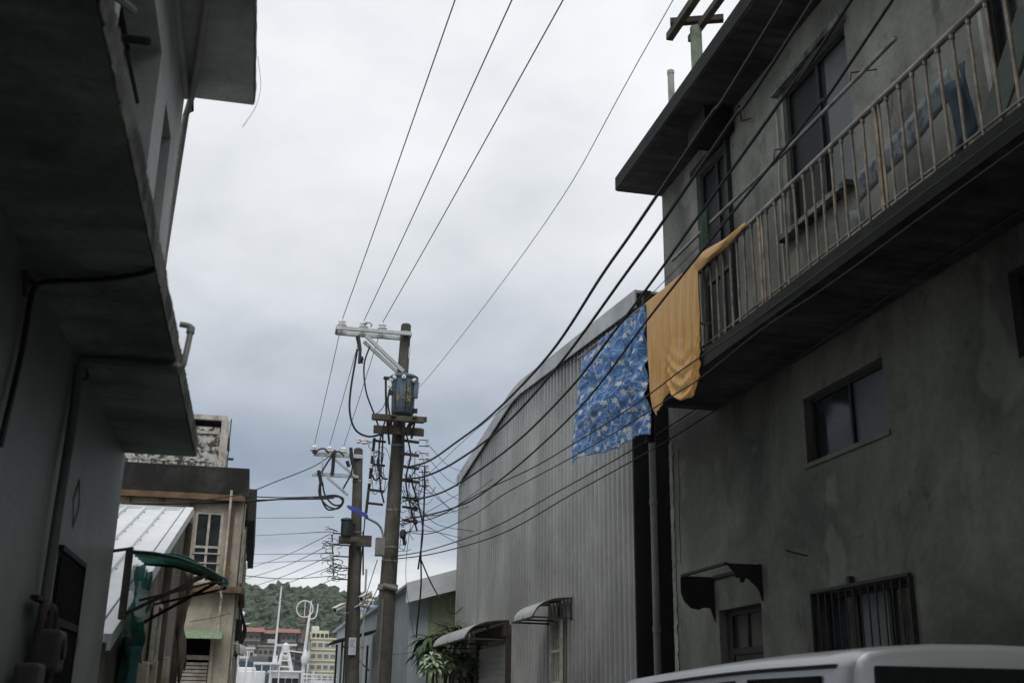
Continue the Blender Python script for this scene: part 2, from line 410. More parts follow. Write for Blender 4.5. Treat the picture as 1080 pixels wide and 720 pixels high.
def window(parent, fr, u0, u1, z0, z1, depth=.12, fmat='frame', gmat='glass', nv=1, nh=0, fw=.045, sill=None, name='window', panes=None, smat='slabedge'):
    m = MB(); d0 = -depth; d1 = -depth + .05
    m.fb(fr, u0, u1, d0, d1, z0, z0 + fw).fb(fr, u0, u1, d0, d1, z1 - fw, z1).fb(fr, u0, u0 + fw, d0, d1 - .002, z0 + fw, z1 - fw).fb(fr, u1 - fw, u1, d0, d1 - .002, z0 + fw, z1 - fw)
    for i in range(nv):
        c = u0 + (u1 - u0) * (i + 1) / (nv + 1); m.fb(fr, c - fw / 2, c + fw / 2, d0, d1 - .004, z0 + fw, z1 - fw)
    for i in range(nh):
        c = z0 + (z1 - z0) * (i + 1) / (nh + 1); m.fb(fr, u0 + fw, u1 - fw, d0, d1 - .006, c - fw / 2, c + fw / 2)
    w = m.build(name, fmat, parent)
    if panes:
        for a, b, g in panes: MB().fb(fr, u0 + (u1 - u0) * a + .004, u0 + (u1 - u0) * b - .004, d0 - .01, d0 + .012, z0 + .01, z1 - .01).build('pane', g, w)
    else: MB().fb(fr, u0 + .01, u1 - .01, d0 - .01, d0 + .012, z0 + .01, z1 - .01).build('pane', gmat, w)
    if sill: MB().fb(fr, u0 - .04, u1 + .04, -depth, sill, z0 - .05, z0 - .002).build('sill', smat, w)
    return w
def wire(label, pts, r, mat='cable', group=None, name='overhead_cable', n=6, cat='cable', path_n=8):
    o = MB().tube(smooth_path(pts, path_n), r, n).build(name, mat, None, smooth=True, loc=pts[0])
    return tag(o, label, cat, group)

# ============================================================ SETTING
def sheet(name, mat, x0, x1, y0, y1, z, nx=2, ny=2):
    o = MB().grid(lambda a, b: (x0 + (x1 - x0) * a, y0 + (y1 - y0) * b, z), nx, ny).build(name, mat); return tag(o, kind='structure')
sheet('ground', 'concgr', -400, 600, -60, 46, -.02)
sheet('road', 'asphalt', -1.0, 5.0, -30, 46, 0)
tag(MB().box(5.0, 5.5, -30, 14.4, -.02, .12).build('pavement', 'concgr', bevel=.02), kind='structure')
tag(MB().box(-400, 600, 46, 46.6, -3, .2).build('quay_edge', 'concgr', bevel=.03), kind='structure')
mw, ntw, bw = newmat('sea_water'); bw.inputs['Base Color'].default_value = (.03, .05, .055, 1); bw.inputs['Roughness'].default_value = .15
tcw = N(ntw, 'ShaderNodeTexCoord').outputs['Object']; nw = noise_n(ntw, tcw, .8, 5, .6); bump(ntw, bw, nw.outputs[0], .5, .1); M['water'] = mw
sheet('water', 'water', -400, 600, 46.6, 250, -1.2)
tag(MB().box(-400, 600, 250, 345, -3, .5).build('far_quay', 'concgr'), kind='structure')
def hill_h(x, y):
    t = (y - 340) / 95.
    ridge = 39.5 + 2.2 * math.sin(x * .035 + 1) + 2.5 * noise.noise(Vector((x * .02, 3, 0))) - max(0, x - 90) * .04
    t2 = max(0, min(1.0, t)); s = t2 * t2 * (3 - 2 * t2) * .55 + t2 * .45
    if t > 1: s = max(.3, 1 - (t - 1) * .5)
    return 2 + (ridge - 5) * s + 2.5 * noise.noise(Vector((x * .04, y * .05, 5)))
tag(MB().grid(lambda a, b: ((x := -160 + 460 * a), (y := 335 + 190 * b), hill_h(x, y)), 90, 40).build('hill', 'hillground', smooth=True), kind='structure')
# forest on the hill: crumpled crowns
ico = bmesh.new(); bmesh.ops.create_icosphere(ico, subdivisions=2, radius=1); ico.verts.ensure_lookup_table()
IV = [v.co.copy() for v in ico.verts]; IF = [tuple(v.index for v in f.verts) for f in ico.faces]; ico.free()
def hill_spot(u, v, w_, h_):          # where the slope reaches the foot of a hillside house
    for Yd in range(342, 428, 2):
        q = P(u + w_ / 2, v + h_, Y=Yd)
        if hill_h(q.x, Yd) >= q.z - 1.5: break
    return q.x, Yd
CLEAR = [hill_spot(*h_) + (h_[2] * .2 + 1.5,) for h_ in ((380, 633, 14, 7), (388, 640, 12, 9), (413, 628, 9, 7), (423, 625, 8, 6), (377, 643, 9, 8))]
fm = MB(); rnd = random.Random(3)
y = 338.0
while y < 442:
    x = -50.0 + rnd.random() * 3
    while x < 120:
        if not any(abs(x - cx) < cw and cy - 11 < y < cy + 9 for cx, cy, cw in CLEAR) and not (noise.noise(Vector((x * .05, y * .07, 9))) < -.42 and y < 380):
            r = rnd.uniform(.9, 2.0) * (1.55 if rnd.random() < .1 else 1)
            c = Vector((x + rnd.uniform(-1, 1), y + rnd.uniform(-1, 1), hill_h(x, y) + r * .5 + rnd.random() * 1.2)); sd = rnd.random() * 50
            fm.add([c + Vector((v.x, v.y, v.z * rnd.uniform(.75, 1.15))) * r * (1 + .8 * noise.noise(v * 2.6 + Vector((sd, 0, 0)))) for v in IV], IF)
        x += rnd.uniform(1.5, 2.8)
    y += 2.3 if y < 415 else 1.8
fo = fm.build('hillside_forest', 'forest'); tag(fo, 'dense dark green woodland covering the hill beyond the harbour', 'woodland', kind='stuff')

# ============================================================ RIGHT BUILDING
RX = 5.5; fr = FX(RX)
rb = empty('cement_building', (RX, 14.45, 0), 'tall grimy bare cement building on the right with a railed balcony and deep eave', 'building')
DOOR = (11.75, 12.95, 0, 2.72); BW = (8.72, 10.48, 1.35, 2.70); MZ = (8.87, 10.45, 4.03, 4.73); MZ2 = (5.6, 7.0, 4.15, 4.85)
UD = (12.03, 13.1, 5.36, 8.66); UW = (9.0, 10.45, 6.65, 8.42); UW2 = (4.4, 6.9, 5.4, 8.2)
m = MB(); wall(m, fr, -26, 14.45, 5.335, 8.97, .25, [UD, UW, UW2]); m.build('upper_wall', 'wallRup', rb)
m = MB(); wall(m, fr, -26, 14.45, 0, 5.335, .25, [DOOR, BW, MZ, MZ2])
m.box(RX + .25, 14, 14.2, 14.45, 0, 8.97).box(RX + .25, 14, -26, -25.75, 0, 8.97)
m.box(13.75, 14, -25.7, 14.2, 0, 8.97)
m.build('wall', 'wallR', rb)
MB().box(RX + .9, RX + 1.0, -8.7, 14.1, .02, 8.9).build('dark_room_backing', 'dark', rb)  # near-black panel, put in so the openings look into an unlit room
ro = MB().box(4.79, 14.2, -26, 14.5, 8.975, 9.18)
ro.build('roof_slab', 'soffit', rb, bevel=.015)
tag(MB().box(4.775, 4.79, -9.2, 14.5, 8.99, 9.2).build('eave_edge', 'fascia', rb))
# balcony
MB().box(4.6, RX, -26, 12.75, 5.17, 5.33).build('balcony_slab', 'slabdark', rb, bevel=.012)
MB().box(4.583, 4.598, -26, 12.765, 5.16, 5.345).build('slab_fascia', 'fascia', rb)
rail = MB().tube([(4.63, -8.9, 6.33), (4.63, 12.72, 6.33)], .028, 10).tube([(4.63, 12.72, 6.33), (RX, 12.72, 6.33)], .022, 8).build('railing', 'railtop', rb, smooth=True)
MB().tube([(4.63, -8.9, 5.42), (4.63, 12.72, 5.42)], .012, 6).build('bottom_rail', 'railing', rail, smooth=True)
yy = 12.6; i = 0; r_ = random.Random(4)
while yy > 1.0:
    jx = r_.uniform(-.012, .012); jy = r_.uniform(-.012, .012)
    rr = .0125 + r_.uniform(-.001, .0015)
    if i % 12 == 5:
        b = MB().tube([(4.63, yy, 5.33), (4.63, yy, 6.31)], .021, 8).tube([(4.63, yy - .06, 5.33), (4.63, yy - .06, 6.31)], .014, 8)
    else:
        b = MB().tube([(4.63 + jx, yy + jy, 5.33), (4.63 + jx * .5, yy, 5.8), (4.63, yy, 6.31)], rr, 7)
    b.tube([(4.63, yy, 6.27), (4.63, yy, 6.315)], rr * 1.6, 7)
    b.build('baluster', 'railing', rail, smooth=True)
    yy -= .187 + r_.uniform(-.02, .02); i += 1
for k in range(5):
    MB().tube([(4.72 + k * .16, 12.72, 5.33), (4.72 + k * .16, 12.72, 6.31)], .0125, 7).build('baluster', 'railing', rail, smooth=True)
# black end post of the balcony
MB().box(4.56, 4.66, 12.74, 12.84, 4.72, 6.72).build('end_post', 'black', rb)
# windows and doors
window(rb, fr, *MZ, depth=.14, nv=1, panes=[(0, .5, 'glassgrey'), (.5, 1, 'glass')], fw=.04, sill=.02, smat='wallR')
window(rb, fr, *MZ2, depth=.14, nv=1, fw=.04)
w = window(rb, fr, *UW, depth=.1, nv=1, nh=0, fw=.06, panes=[(0, .42, 'glassgrey'), (.42, 1, 'mattglass')])
MB().fb(fr, UW[0] - .05, UW[1] + .12, 0, .09, UW[3], UW[3] + .07).build('lintel', 'slabedge', w)
MB().fb(fr, UW[0] + .02, UW[1] + .1, 0, .13, UW[2] - .09, UW[2] - .03).build('sill', 'slabedge', w)
window(rb, fr, *UW2, depth=.12, nv=2, fw=.06, sill=.04)
w = window(rb, fr, *UD, depth=.12, nv=1, nh=1, fw=.07, name='balcony_door', gmat='mattglass')
MB().fb(fr, UD[0] - .1, UD[1] + .1, 0, .05, UD[3], UD[3] + .08).fb(fr, UD[0] - .09, UD[0] - .002, .001, .06, 5.36, UD[3]).build('architrave', 'frame', w)
w = window(rb, fr, *BW, depth=.16, nv=2, fw=.05, panes=[(0, .34, 'glass'), (.34, .7, 'curtain'), (.7, 1, 'glass')])
g = MB()
n_ = 13
for k in range(n_ + 1):
    u = BW[0] + (BW[1] - BW[0]) * k / n_; g.fb(fr, u - .006, u + .006, .03, .042, BW[2] - .05, BW[3])
g.fb(fr, BW[0] - .02, BW[1] + .02, .015, .055, BW[3], BW[3] + .03).fb(fr, BW[0] - .02, BW[1] + .02, .02, .05, BW[2] - .08, BW[2] - .05)
g.fb(fr, BW[0] - .02, BW[1] + .02, .026, .046, 1.78, 1.8).fb(fr, BW[0] - .02, BW[0] - .005, 0, .05, BW[2] - .05, BW[3]).fb(fr, BW[1] + .005, BW[1] + .02, 0, .05, BW[2] - .05, BW[3])
g.box(RX - .06, RX - .01, 9.68, 9.74, BW[3] + .03, BW[3] + .1)
g.build('window_grille', 'frame', rb)
pl_ = MB().grid(lambda a, b: (RX - .012 - .012 * noise.noise(Vector((a * 3, b * 60, 2))), 14.455 - (.13 + .05 * noise.noise(Vector((0, b * 45, 5))) + .03 * noise.noise(Vector((0, b * 160, 1)))) * a, .02 + 5.1 * b), 5, 260)
pl_.build('corner_plaster', 'wallRup', rb, smooth=True)
MB().tube([(RX - .002, 14.15 + .06 * noise.noise(Vector((0, z_ * 2.2, 3))) - .1 * max(0, z_ - 4.2), z_) for z_ in np.arange(3.4, 5.0, .06)], .004, 5).build('wall_crack', 'dark', rb)
# street door with transom
d = MB(); d.fb(fr, DOOR[0], DOOR[1], -.16, -.1, 2.65, 2.75).fb(fr, DOOR[0], DOOR[0] + .07, -.16, -.1, 0, 2.65).fb(fr, DOOR[1] - .16, DOOR[1], -.16, -.098, 0, 2.65)
d.fb(fr, DOOR[0] + .07, DOOR[1] - .16, -.16, -.102, 2.2, 2.27).fb(fr, 12.35, 12.4, -.16, -.104, 2.27, 2.65)
d = d.build('door', 'frame', rb)
MB().fb(fr, DOOR[0] + .07, DOOR[1] - .16, -.15, -.125, 2.27, 2.65).build('transom_pane', 'glass', d)
MB().fb(fr, DOOR[0] + .07, DOOR[1] - .16, -.15, -.12, .02, 2.2).build('door_leaf', 'frame', d)
MB().tube([P(829, 580, X=5.28), P(840, 583, X=5.38), P(852, 586, X=5.5)], .008, 6).build('rusty_spike', 'rusty', rb)
# flower-cut iron awning bracket over the door (awning sheet gone)
aw = MB()
near = [(0, 0), (-.42, 0), (-.40, -.03), (-.34, -.09), (-.31, -.16), (-.27, -.15), (-.26, -.21), (-.22, -.2), (-.2, -.15), (-.16, -.17), (-.13, -.2), (-.08, -.24), (-.04, -.3), (-.02, -.38), (0, -.4)]
farp = [(0, 0), (-.42, 0), (-.44, -.03), (-.44, -.2), (-.4, -.3), (-.32, -.38), (-.22, -.4), (-.14, -.37), (-.06, -.38), (-.02, -.5), (0, -.55)]
for y_, pr in ((11.68, near), (13.05, farp)): aw.prism([(RX + a - .001, y_, 3.13 + b) for a, b in pr], (0, .015, 0))
aw.box(RX - .44, RX - .40, 11.7, 13.05, 3.115, 3.145).box(RX - .03, RX - .001, 11.7, 13.05, 3.1, 3.14)
aw.build('awning_bracket', 'black', rb)
# black fitting under the eave above the balcony door
f_ = MB().box(RX - .42, RX - .02, 11.75, 12.35, 8.62, 8.95).build('eave_box', 'black', rb, bevel=.02)
MB().tube([(RX - .05, 11.5, 8.85), (RX - .05, 11.45, 8.6), (RX - .05, 11.2, 8.5)], .012, 6).build('eave_conduit', 'rusty', rb)
# cracks / pipe on the wall
MB().tube([(RX - .03, 10.62, 5.4), (RX - .03, 10.6, 7.2), (RX - .03, 10.55, 7.7), (RX - .03, 10.55, 8.3)], .014, 6).build('conduit', 'pvc', rb, smooth=True)
MB().tube([(RX - .05, 6.78, 5.35), (RX - .05, 6.85, 7.5), (RX - .05, 6.9, 8.95)], .035, 8).build('drainpipe', 'pvc', rb, smooth=True)

# things on the roof / balcony
t = empty('roof_frame', (4.9, 11.7, 9.18), 'peeling green post carrying old timber beams on the roof edge', 'roof frame')
MB().tube([(4.95, 11.6, 9.18), (4.95, 11.6, 9.98)], .075, 10).build('post', 'timbergreen', t, smooth=True)
MB().bar((4.72, 11.95, 10.02), (4.9, 3.0, 10.02), .09, .1).build('long_beam', 'wood', t)
MB().bar((5.0, 11.9, 10.0), (5.25, 3.0, 10.0), .08, .09).build('long_beam', 'wood', t)
MB().bar((4.66, 11.75, 10.11), (5.3, 11.5, 10.11), .09, .08).build('cross_beam', 'rusty', t)
MB().tube([(4.95, 3.4, 9.18), (4.95, 3.4, 9.96)], .075, 10).build('post', 'timbergreen', t, smooth=True)
t = MB().tube([(4.9, 12.4, 9.18), (4.9, 12.4, 9.8)], .045, 10).tube([(4.9, 12.4, 9.76), (4.9, 12.4, 9.81)], .05, 10)
tag(t.build('vent_pipe', 'pvc', None, smooth=True, loc=(4.9, 12.4, 9.18)), 'short upright white pipe stub on the roof edge', 'pipe')
# bamboo / steel drying pole high on the balcony
pa = P(945, 40, X=5.2); pb = P(742, 242, X=5.2)
t = empty('drying_pole', pb, 'long pale drying pole hung above the balcony in front of the window', 'drying pole')
MB().tube([pa, (pa + pb) / 2 + Vector((0, 0, -.04)), pb, pb + (pb - pa) * .25], .022, 8).build('pole_shaft', 'railtop', t, smooth=True)
for q in (.08, .45):
    c = pa.lerp(pb, q + .1); MB().tube([c, c + Vector((.02, 0, .12)), c + Vector((.3, 0, .2))], .008, 6).build('hook', 'rusty', t)
# cloth clamp rag, dark green, on drying pole
rg = MB().grid(lambda a, b: (5.16 + .03 * math.sin(a * 9), 12.0 + .25 * a, 7.62 - .95 * b + .03 * math.sin(a * 12)), 12, 6)
tag(rg.build('hanging_rag', plain('dark_green_rag', (.03, .06, .04), .9), None, smooth=True, solid=.01, loc=(5.16, 12, 7)), 'dark green rag hanging from the drying pole at the balcony door', 'rag')

# banner leaning in the balcony
def ban(a, b): return Vector((5.25 + .02 * math.sin(a * 5) - .04 * b, 8.6 - 1.6 * a, 6.15 + .22 * a + .015 * math.sin(a * 8) + .24 * b))
bn = MB().grid(ban, 20, 4)
t = bn.build('cloth_banner', plain('banner_white', (.17, .19, .2), .8, 0, .3, 4), None, smooth=True, solid=.01, loc=ban(0, 0))
tag(t, 'soiled pale cloth banner with blurred lettering strung behind the balcony bars', 'banner')
r_ = random.Random(8)
for k in range(9):
    for row in (0, 1):
        ink = MB(); a0 = .06 + k * .102; b0 = .12 + row * .42
        for s_ in range(6):
            a1 = a0 + r_.uniform(0, .045); b1 = b0 + r_.uniform(0, .28)
            hor = r_.random() < .5
            a2 = a1 + (.03 if hor else .006); b2 = b1 + (.03 if hor else .14)
            q = [ban(a1, b1), ban(a2, b1), ban(a2, b2), ban(a1, b2)]
            q = [p + Vector((-.012, 0, 0)) for p in q]
            ink.prism(q, (-.002, 0, 0))
        ink.build('letter', 'ink', t)
bl = MB().grid(lambda a, b: (5.1 + .04 * math.sin(a * 7 + b * 4), 8.5 - .22 * a, 5.36 + .62 * b), 6, 6)
tag(bl.build('hanging_cloth', plain('pale_rag', (.14, .155, .16), .9, 0, .3, 6), None, smooth=True, solid=.012, loc=(5.1, 8.5, 5.4)), 'pale cloth strip drooping from the low end of the banner', 'cloth')
bl = MB().grid(lambda a, b: (5.12 + .05 * math.sin(a * 9 + b * 3), 6.95 - .3 * a, 5.75 + .62 * b + .1 * a), 6, 6)
tag(bl.build('hanging_cloth', plain('blue_rag', (.035, .06, .085), .9, 0, .5, 3), None, smooth=True, solid=.012, loc=(5.1, 6.9, 5.8)), 'crumpled blue and white cloth behind the balcony bars', 'cloth')
# boards leaning on the balcony wall
for k, (yy, c_, l_) in enumerate([(6.3, (.045, .06, .05), 'dark green board leaning against the balcony wall'), (5.95, (.07, .075, .07), 'grey board leaning beside a green one on the balcony')]):
    tag(MB().bar((4.95, yy + .25, 5.34), (5.4, yy - .1, 6.75 - .15 * k), .3, .03, (1, 0, 0)).build('leaning_board', plain('board_%s' % ('green' if k == 0 else 'grey'), c_, .8), None, bevel=.004, loc=(4.95, yy, 5.34)), l_, 'board')
# low shelf on the balcony
t = empty('balcony_bench', (5.15, 7.8, 5.33), 'low grey slatted bench standing on the balcony', 'bench')
MB().box(4.95, 5.35, 7.0, 8.4, 5.62, 5.66).build('seat', 'railtop', t)
for a, b in ((4.97, 7.05), (5.3, 7.05), (4.97, 8.32), (5.3, 8.32)): MB().box(a, a + .03, b, b + .03, 5.33, 5.62).build('leg', 'railing', t)

# ============================================================ CLOTHS on the railing
def tri(x):
    a = abs((x % 1) * 2 - 1); return a ** 1.25 * (1 - .25 * a)
def lerp_poly(pts, s):
    for (s0, p0), (s1, p1) in zip(pts, pts[1:]):
        if s <= s1: return Vector(p0).lerp(Vector(p1), (s - s0) / (s1 - s0) if s1 > s0 else 0)
    return Vector(pts[-1][1])
CX = 4.52
top = [(0, (615, 374)), (.15, (627, 363)), (.35, (641, 350)), (.6, (656, 339)), (.8, (668, 330)), (1, (680, 321))]
bot = [(0, (603, 491)), (.1, (611, 486)), (.35, (634, 477)), (.7, (660, 467)), (1, (684, 460))]
NU, NV = 150, 120; uvs = []
mb_ = MB()
for j in range(NV + 1):
    for i in range(NU + 1):
        s, t_ = i / NU, j / NV
        a = lerp_poly(top, s); b = lerp_poly(bot, s); q = a.lerp(b, t_)
        if s < .25:
            q.x += -6 * math.sin(t_ * math.pi) ** .8 * (1 - s / .25) * .4
        q.y += 3.5 * abs(math.sin(s * math.pi * 3)) ** .7 * (1 - t_) ** 3 - 3 * math.sin(s * math.pi * 2.6 + .5) * t_ ** 3
        p = P(q[0], q[1], X=CX - .16 * (1 - s) * t_)
        fold = .05 * (tri(s * 5 + .8 * noise.noise(Vector((s * 2, t_ * 1.0, 5)))) - .5) + .02 * (tri(s * 13 + t_ * 2 + noise.noise(Vector((s * 4, t_ * 3, 2)))) - .5)
        fold += .03 * noise.noise(Vector((s * 5, t_ * 4, 1))) + .012 * noise.noise(Vector((s * 14 + t_ * 9, t_ * 14, 4)))
        fold += .05 * (tri((s + .8 * t_) * 5.5) - .5) * math.exp(-((1 - s) * 2 + t_ * 1.0))
        fold *= 2.6 * min(1, s * 4 + .3) * min(1, t_ * 3 + .2) * (1 - .45 * max(0, t_ - .7) / .3)
        p.x += fold; p.z += .012 * noise.noise(Vector((s * 10, t_ * 3, 8))) * t_
        mb_.v.append(tuple(p)); uvs.append((s * 1.45, t_ * 1.15))
for j in range(NV):
    for i in range(NU):
        a = j * (NU + 1) + i; mb_.f.append((a, a + 1, a + NU + 2, a + NU + 1))
t = mb_.build('blue_bedsheet', 'blue', None, smooth=True, solid=.006, uv=uvs, loc=P(648, 345, X=CX))
for p_ in t.data.polygons: p_.use_smooth = True
tag(t, 'blue bedsheet with white flowers hung out at the end of the balcony', 'bedsheet')
top = [(0, (682.5, 320)), (.5, (711, 297)), (.9, (733, 279)), (1, (738, 275))]
bot = [(0, (690, 428)), (.04, (692, 436)), (.09, (695, 438)), (.17, (698, 431)), (.3, (706, 411)), (.42, (713, 413)), (.55, (719, 419)), (.7, (727, 423)), (.86, (735, 419)), (.95, (739, 409)), (1, (740, 396))]
NU, NV = 150, 120; uvs = []; mb_ = MB()
for j in range(NV + 1):
    for i in range(NU + 1):
        s, t_ = i / NU, j / NV
        a = lerp_poly(top, s); b = lerp_poly(bot, s); q = a.lerp(b, t_)
        p = P(q[0], q[1], X=4.56)
        w_ = max(0, (t_ - .5) / .5); env = .15 + .85 * math.sin(min(1, t_ * 1.4) * math.pi / 2)
        swag = w_ * max(0, min(1, (s - .26) * 9))
        fold = .042 * (tri(s * 6.5 + .9 * noise.noise(Vector((s * 2, t_ * .8, 2)))) - .5) * env * (1 - .75 * swag)
        fold += .014 * (tri(s * 19 + .7 * noise.noise(Vector((s * 5, t_ * 1.5, 6)))) - .5) * env + .012 * noise.noise(Vector((s * 9, t_ * 4, 3))) * env
        fold -= .06 * swag * math.sin(max(0, min(1, (s - .25) / .75)) * math.pi)
        fold += .05 * (tri(8.5 * (t_ + 1.1 * (s - .62) ** 2) + .3 * noise.noise(Vector((s * 5, t_ * 5, 4)))) - .5) * swag
        fold += .05 * math.exp(-((s - .28 - .25 * (1 - t_)) / .035) ** 2) * w_
        p.x += fold - .02; mb_.v.append(tuple(p)); uvs.append((s, t_))
for j in range(NV):
    for i in range(NU):
        a = j * (NU + 1) + i; mb_.f.append((a, a + 1, a + NU + 2, a + NU + 1))
t = mb_.build('orange_bedsheet', 'orange', None, smooth=True, solid=.006, uv=uvs, loc=P(711, 297, X=4.56))
for p_ in t.data.polygons: p_.use_smooth = True
tag(t, 'orange yellow bedsheet knotted and draped over the balcony railing', 'bedsheet')
# twisted strip running up the rail
tp = [P(736, 279, X=4.56), P(748, 269, X=4.55), P(765, 256, X=4.56), P(777, 245, X=4.58), P(787, 236, X=4.61)]
tpp = smooth_path(tp, 10); tw = MB(); uvs = []; K = 10
for i, c in enumerate(tpp):
    f = i / (len(tpp) - 1); rw_ = .07 * (1 - f) ** 1.3 + .022
    for k in range(K):
        an = 2 * math.pi * k / K; rr = rw_ * (1 + .16 * math.sin(an * 3 + f * 9)) 
        tw.v.append((c.x + math.cos(an) * rr * .55, c.y, c.z + math.sin(an) * rr)); uvs.append((f, k / K))
for i in range(len(tpp) - 1):
    for k in range(K): tw.f.append((i * K + k, i * K + (k + 1) % K, (i + 1) * K + (k + 1) % K, (i + 1) * K + k))
tw.build('twisted_corner', 'orange', t, smooth=True, uv=uvs)
# pole that carries the blue sheet beyond the balcony
p0 = P(740, 274, X=4.6); p1 = P(610, 378, X=4.56)
tag(MB().tube([p0, p0.lerp(p1, .5), p1], .018, 8).build('clothes_pole', 'railtop', None, smooth=True, loc=p0), 'thin clothes pole jutting past the balcony end under the sheets', 'pole')

# ============================================================ WAREHOUSE
WX = 5.5
prof = [tuple(P(u, v, X=WX)[1:]) for u, v in ((677, 306), (640, 334.5), (600, 366), (562, 395.5), (553, 402.5), (547, 409), (541, 417), (515, 457.5), (486, 502.5))]
def zr(y):
    for (a, za), (b, zb) in zip(prof, prof[1:]):
        if y <= b: return za + (zb - za) * (y - a) / (b - a)
    return prof[-1][1]
wh = empty('sheet_metal_warehouse', (WX, 16, 0), 'big grey ribbed sheet metal warehouse with an arched roofline', 'warehouse')
m = MB(); yy = 16.0; cols = []
while yy < 31.3:
    for dy, dx in ((0, 0), (.16, 0), (.172, -.022), (.215, -.022), (.227, 0)): cols.append((yy + dy, dx))
    yy += .25
for y_, dx in cols:
    m.v += [(WX + dx * 2.2, y_, 0), (WX + dx * 2.2, y_, zr(y_) - .26)]
for i in range(len(cols) - 1): m.f.append((2 * i, 2 * i + 2, 2 * i + 3, 2 * i + 1))
m.build('wall_sheeting', 'sheet', wh)
# lap joints and screw rows
j_ = MB()
for y_ in (18.47, 21.7, 24.93, 28.16): j_.box(WX - .056, WX - .05, y_ - .012, y_ + .012, .1, zr(y_) - .3)
j_.build('lap_joint', 'trim', wh)
tr = MB()
for (a, za), (b, zb) in zip(prof, prof[1:]):
    tr.prism([(WX - .12, a, za - .3), (WX - .12, b, zb - .3), (WX - .12, b, zb), (WX - .12, a, za)], (.03, 0, 0))
tr.build('roof_edge_trim', 'trim', wh)
tr = MB()
for (a, za), (b, zb) in zip(prof[1:], prof[2:]): tr.prism([(WX + .015, a, za - .5), (WX + .015, b, zb - .5), (WX + .015, b, zb - .06), (WX + .015, a, za - .06)], (.01, 0, 0))
tr.build('eave_gap_shade', 'black', wh)  # black strip stands in for the shade between trim and sheeting
rf = MB()
for (a, za), (b, zb) in zip(prof, prof[1:]):
    rf.prism([(WX - .089, a, za - .05), (WX - .089, b, zb - .05), (WX - .089, b, zb - .004), (WX - .089, a, za - .004)], (16, 0, 0))
rf.build('roof', 'trim', wh)
MB().box(WX + .03, WX + 16, 16.0, 16.05, 0, 7.7).build('side_wall', 'black', wh)
MB().box(WX + .03, WX + 16, 31.3, 31.35, 0, 7.8).box(WX + 15.9, WX + 15.95, 16.06, 31.29, 0, 7.75).build('rear_wall', 'sheet', wh)
MB().box(WX - .03, WX + .05, 15.93, 15.99, 0, 7.6).build('corner_flashing', 'black', wh)
MB().box(WX - .06, WX + .5, 15.4, 15.95, 7.52, 7.74).build('gutter_box', 'black', wh)
# downpipe in the gap between the two buildings
pp = P(691, 600, Y=15.3)
t = MB().tube([(pp.x, 15.3, 0), (pp.x, 15.3, 5.75)], .05, 12).tube([(pp.x, 15.3, 2.6), (pp.x, 15.3, 2.68)], .06, 12).tube([(pp.x, 15.3, 4.4), (pp.x, 15.3, 4.48)], .06, 12)
tag(t.build('gutter_downpipe', 'pvcdark', None, smooth=True, loc=(pp.x, 15.3, 0)), 'fat grey downpipe standing in the dark gap between warehouse and cement building', 'pipe')
# awnings of the warehouse
fw = FX(WX - .052)
def curved_awning(y0, y1, z, proj, drop, label, name='window_awning'):
    t = empty(name, (WX, (y0 + y1) / 2, z), label, 'awning')
    n = 12; pts = []
    for k in range(n + 1):
        a = k / n
        pts.append((WX - .03 - proj * (math.sin(a * math.pi / 2) * .75 + .25 * a), z - drop * (a ** 2.2)))
    mm = MB()
    for k in range(n):
        (xa, za), (xb, zb) = pts[k], pts[k + 1]
        mm.prism([(xa, y0, za), (xb, y0, zb), (xb, y0, zb + .012), (xa, y0, za + .012)], (0, y1 - y0, 0))
    mm.build('canopy_sheet', 'sheet', t)
    fmb = MB()
    for y_ in (y0 + .02, y1 - .02, (y0 + y1) / 2):
        for k in range(n): fmb.bar((pts[k][0], y_, pts[k][1] - .016), (pts[k + 1][0], y_, pts[k + 1][1] - .016), .03, .025)
        fmb.bar((pts[-1][0], y_, pts[-1][1] - .015), (WX - .04, y_, pts[-1][1] - .02), .025, .03)
        fmb.bar((WX - .045, y_, pts[-1][1] - .05), (WX - .045, y_, z), .025, .03)
    fmb.bar((pts[-1][0], y0, pts[-1][1] - .02), (pts[-1][0], y1, pts[-1][1] - .02), .03, .03)
    fmb.build('awning_frame', 'rusty', t)
    return t
curved_awning(19.4, 21.0, 3.42, .72, .34, 'curved grey awning over the white barred window of the warehouse')
curved_awning(24.5, 29.0, 3.36, 1.0, .4, 'curved grey awning over the roller shutter of the warehouse', 'door_awning')
w = window(wh, fw, 19.75, 20.45, 1.95, 3.1, depth=-.06, fmat='framewhite', nv=0, nh=1, fw=.05, sill=.1, smat='framewhite', gmat='curtain')
g = MB()
for k in range(6): g.fb(fw, 19.82 + k * .112, 19.835 + k * .112, .07, .085, 1.97, 3.08)
g.build('window_bars', 'framewhite', w)
sh = MB()
for k in range(40): sh.fb(fw, 24.4, 27.6, .02, .05 if k % 2 else .035, 0.05 + k * .07, 0.05 + k * .07 + .068)
sh = sh.build('roller_shutter', 'sheet', wh)
MB().fb(fw, 24.25, 24.395, .0, .09, 0, 3.0).fb(fw, 27.605, 27.75, 0, .09, 0, 3.0).fb(fw, 24.25, 27.75, 0, .12, 3.002, 3.25).build('shutter_frame', 'rusty', sh)

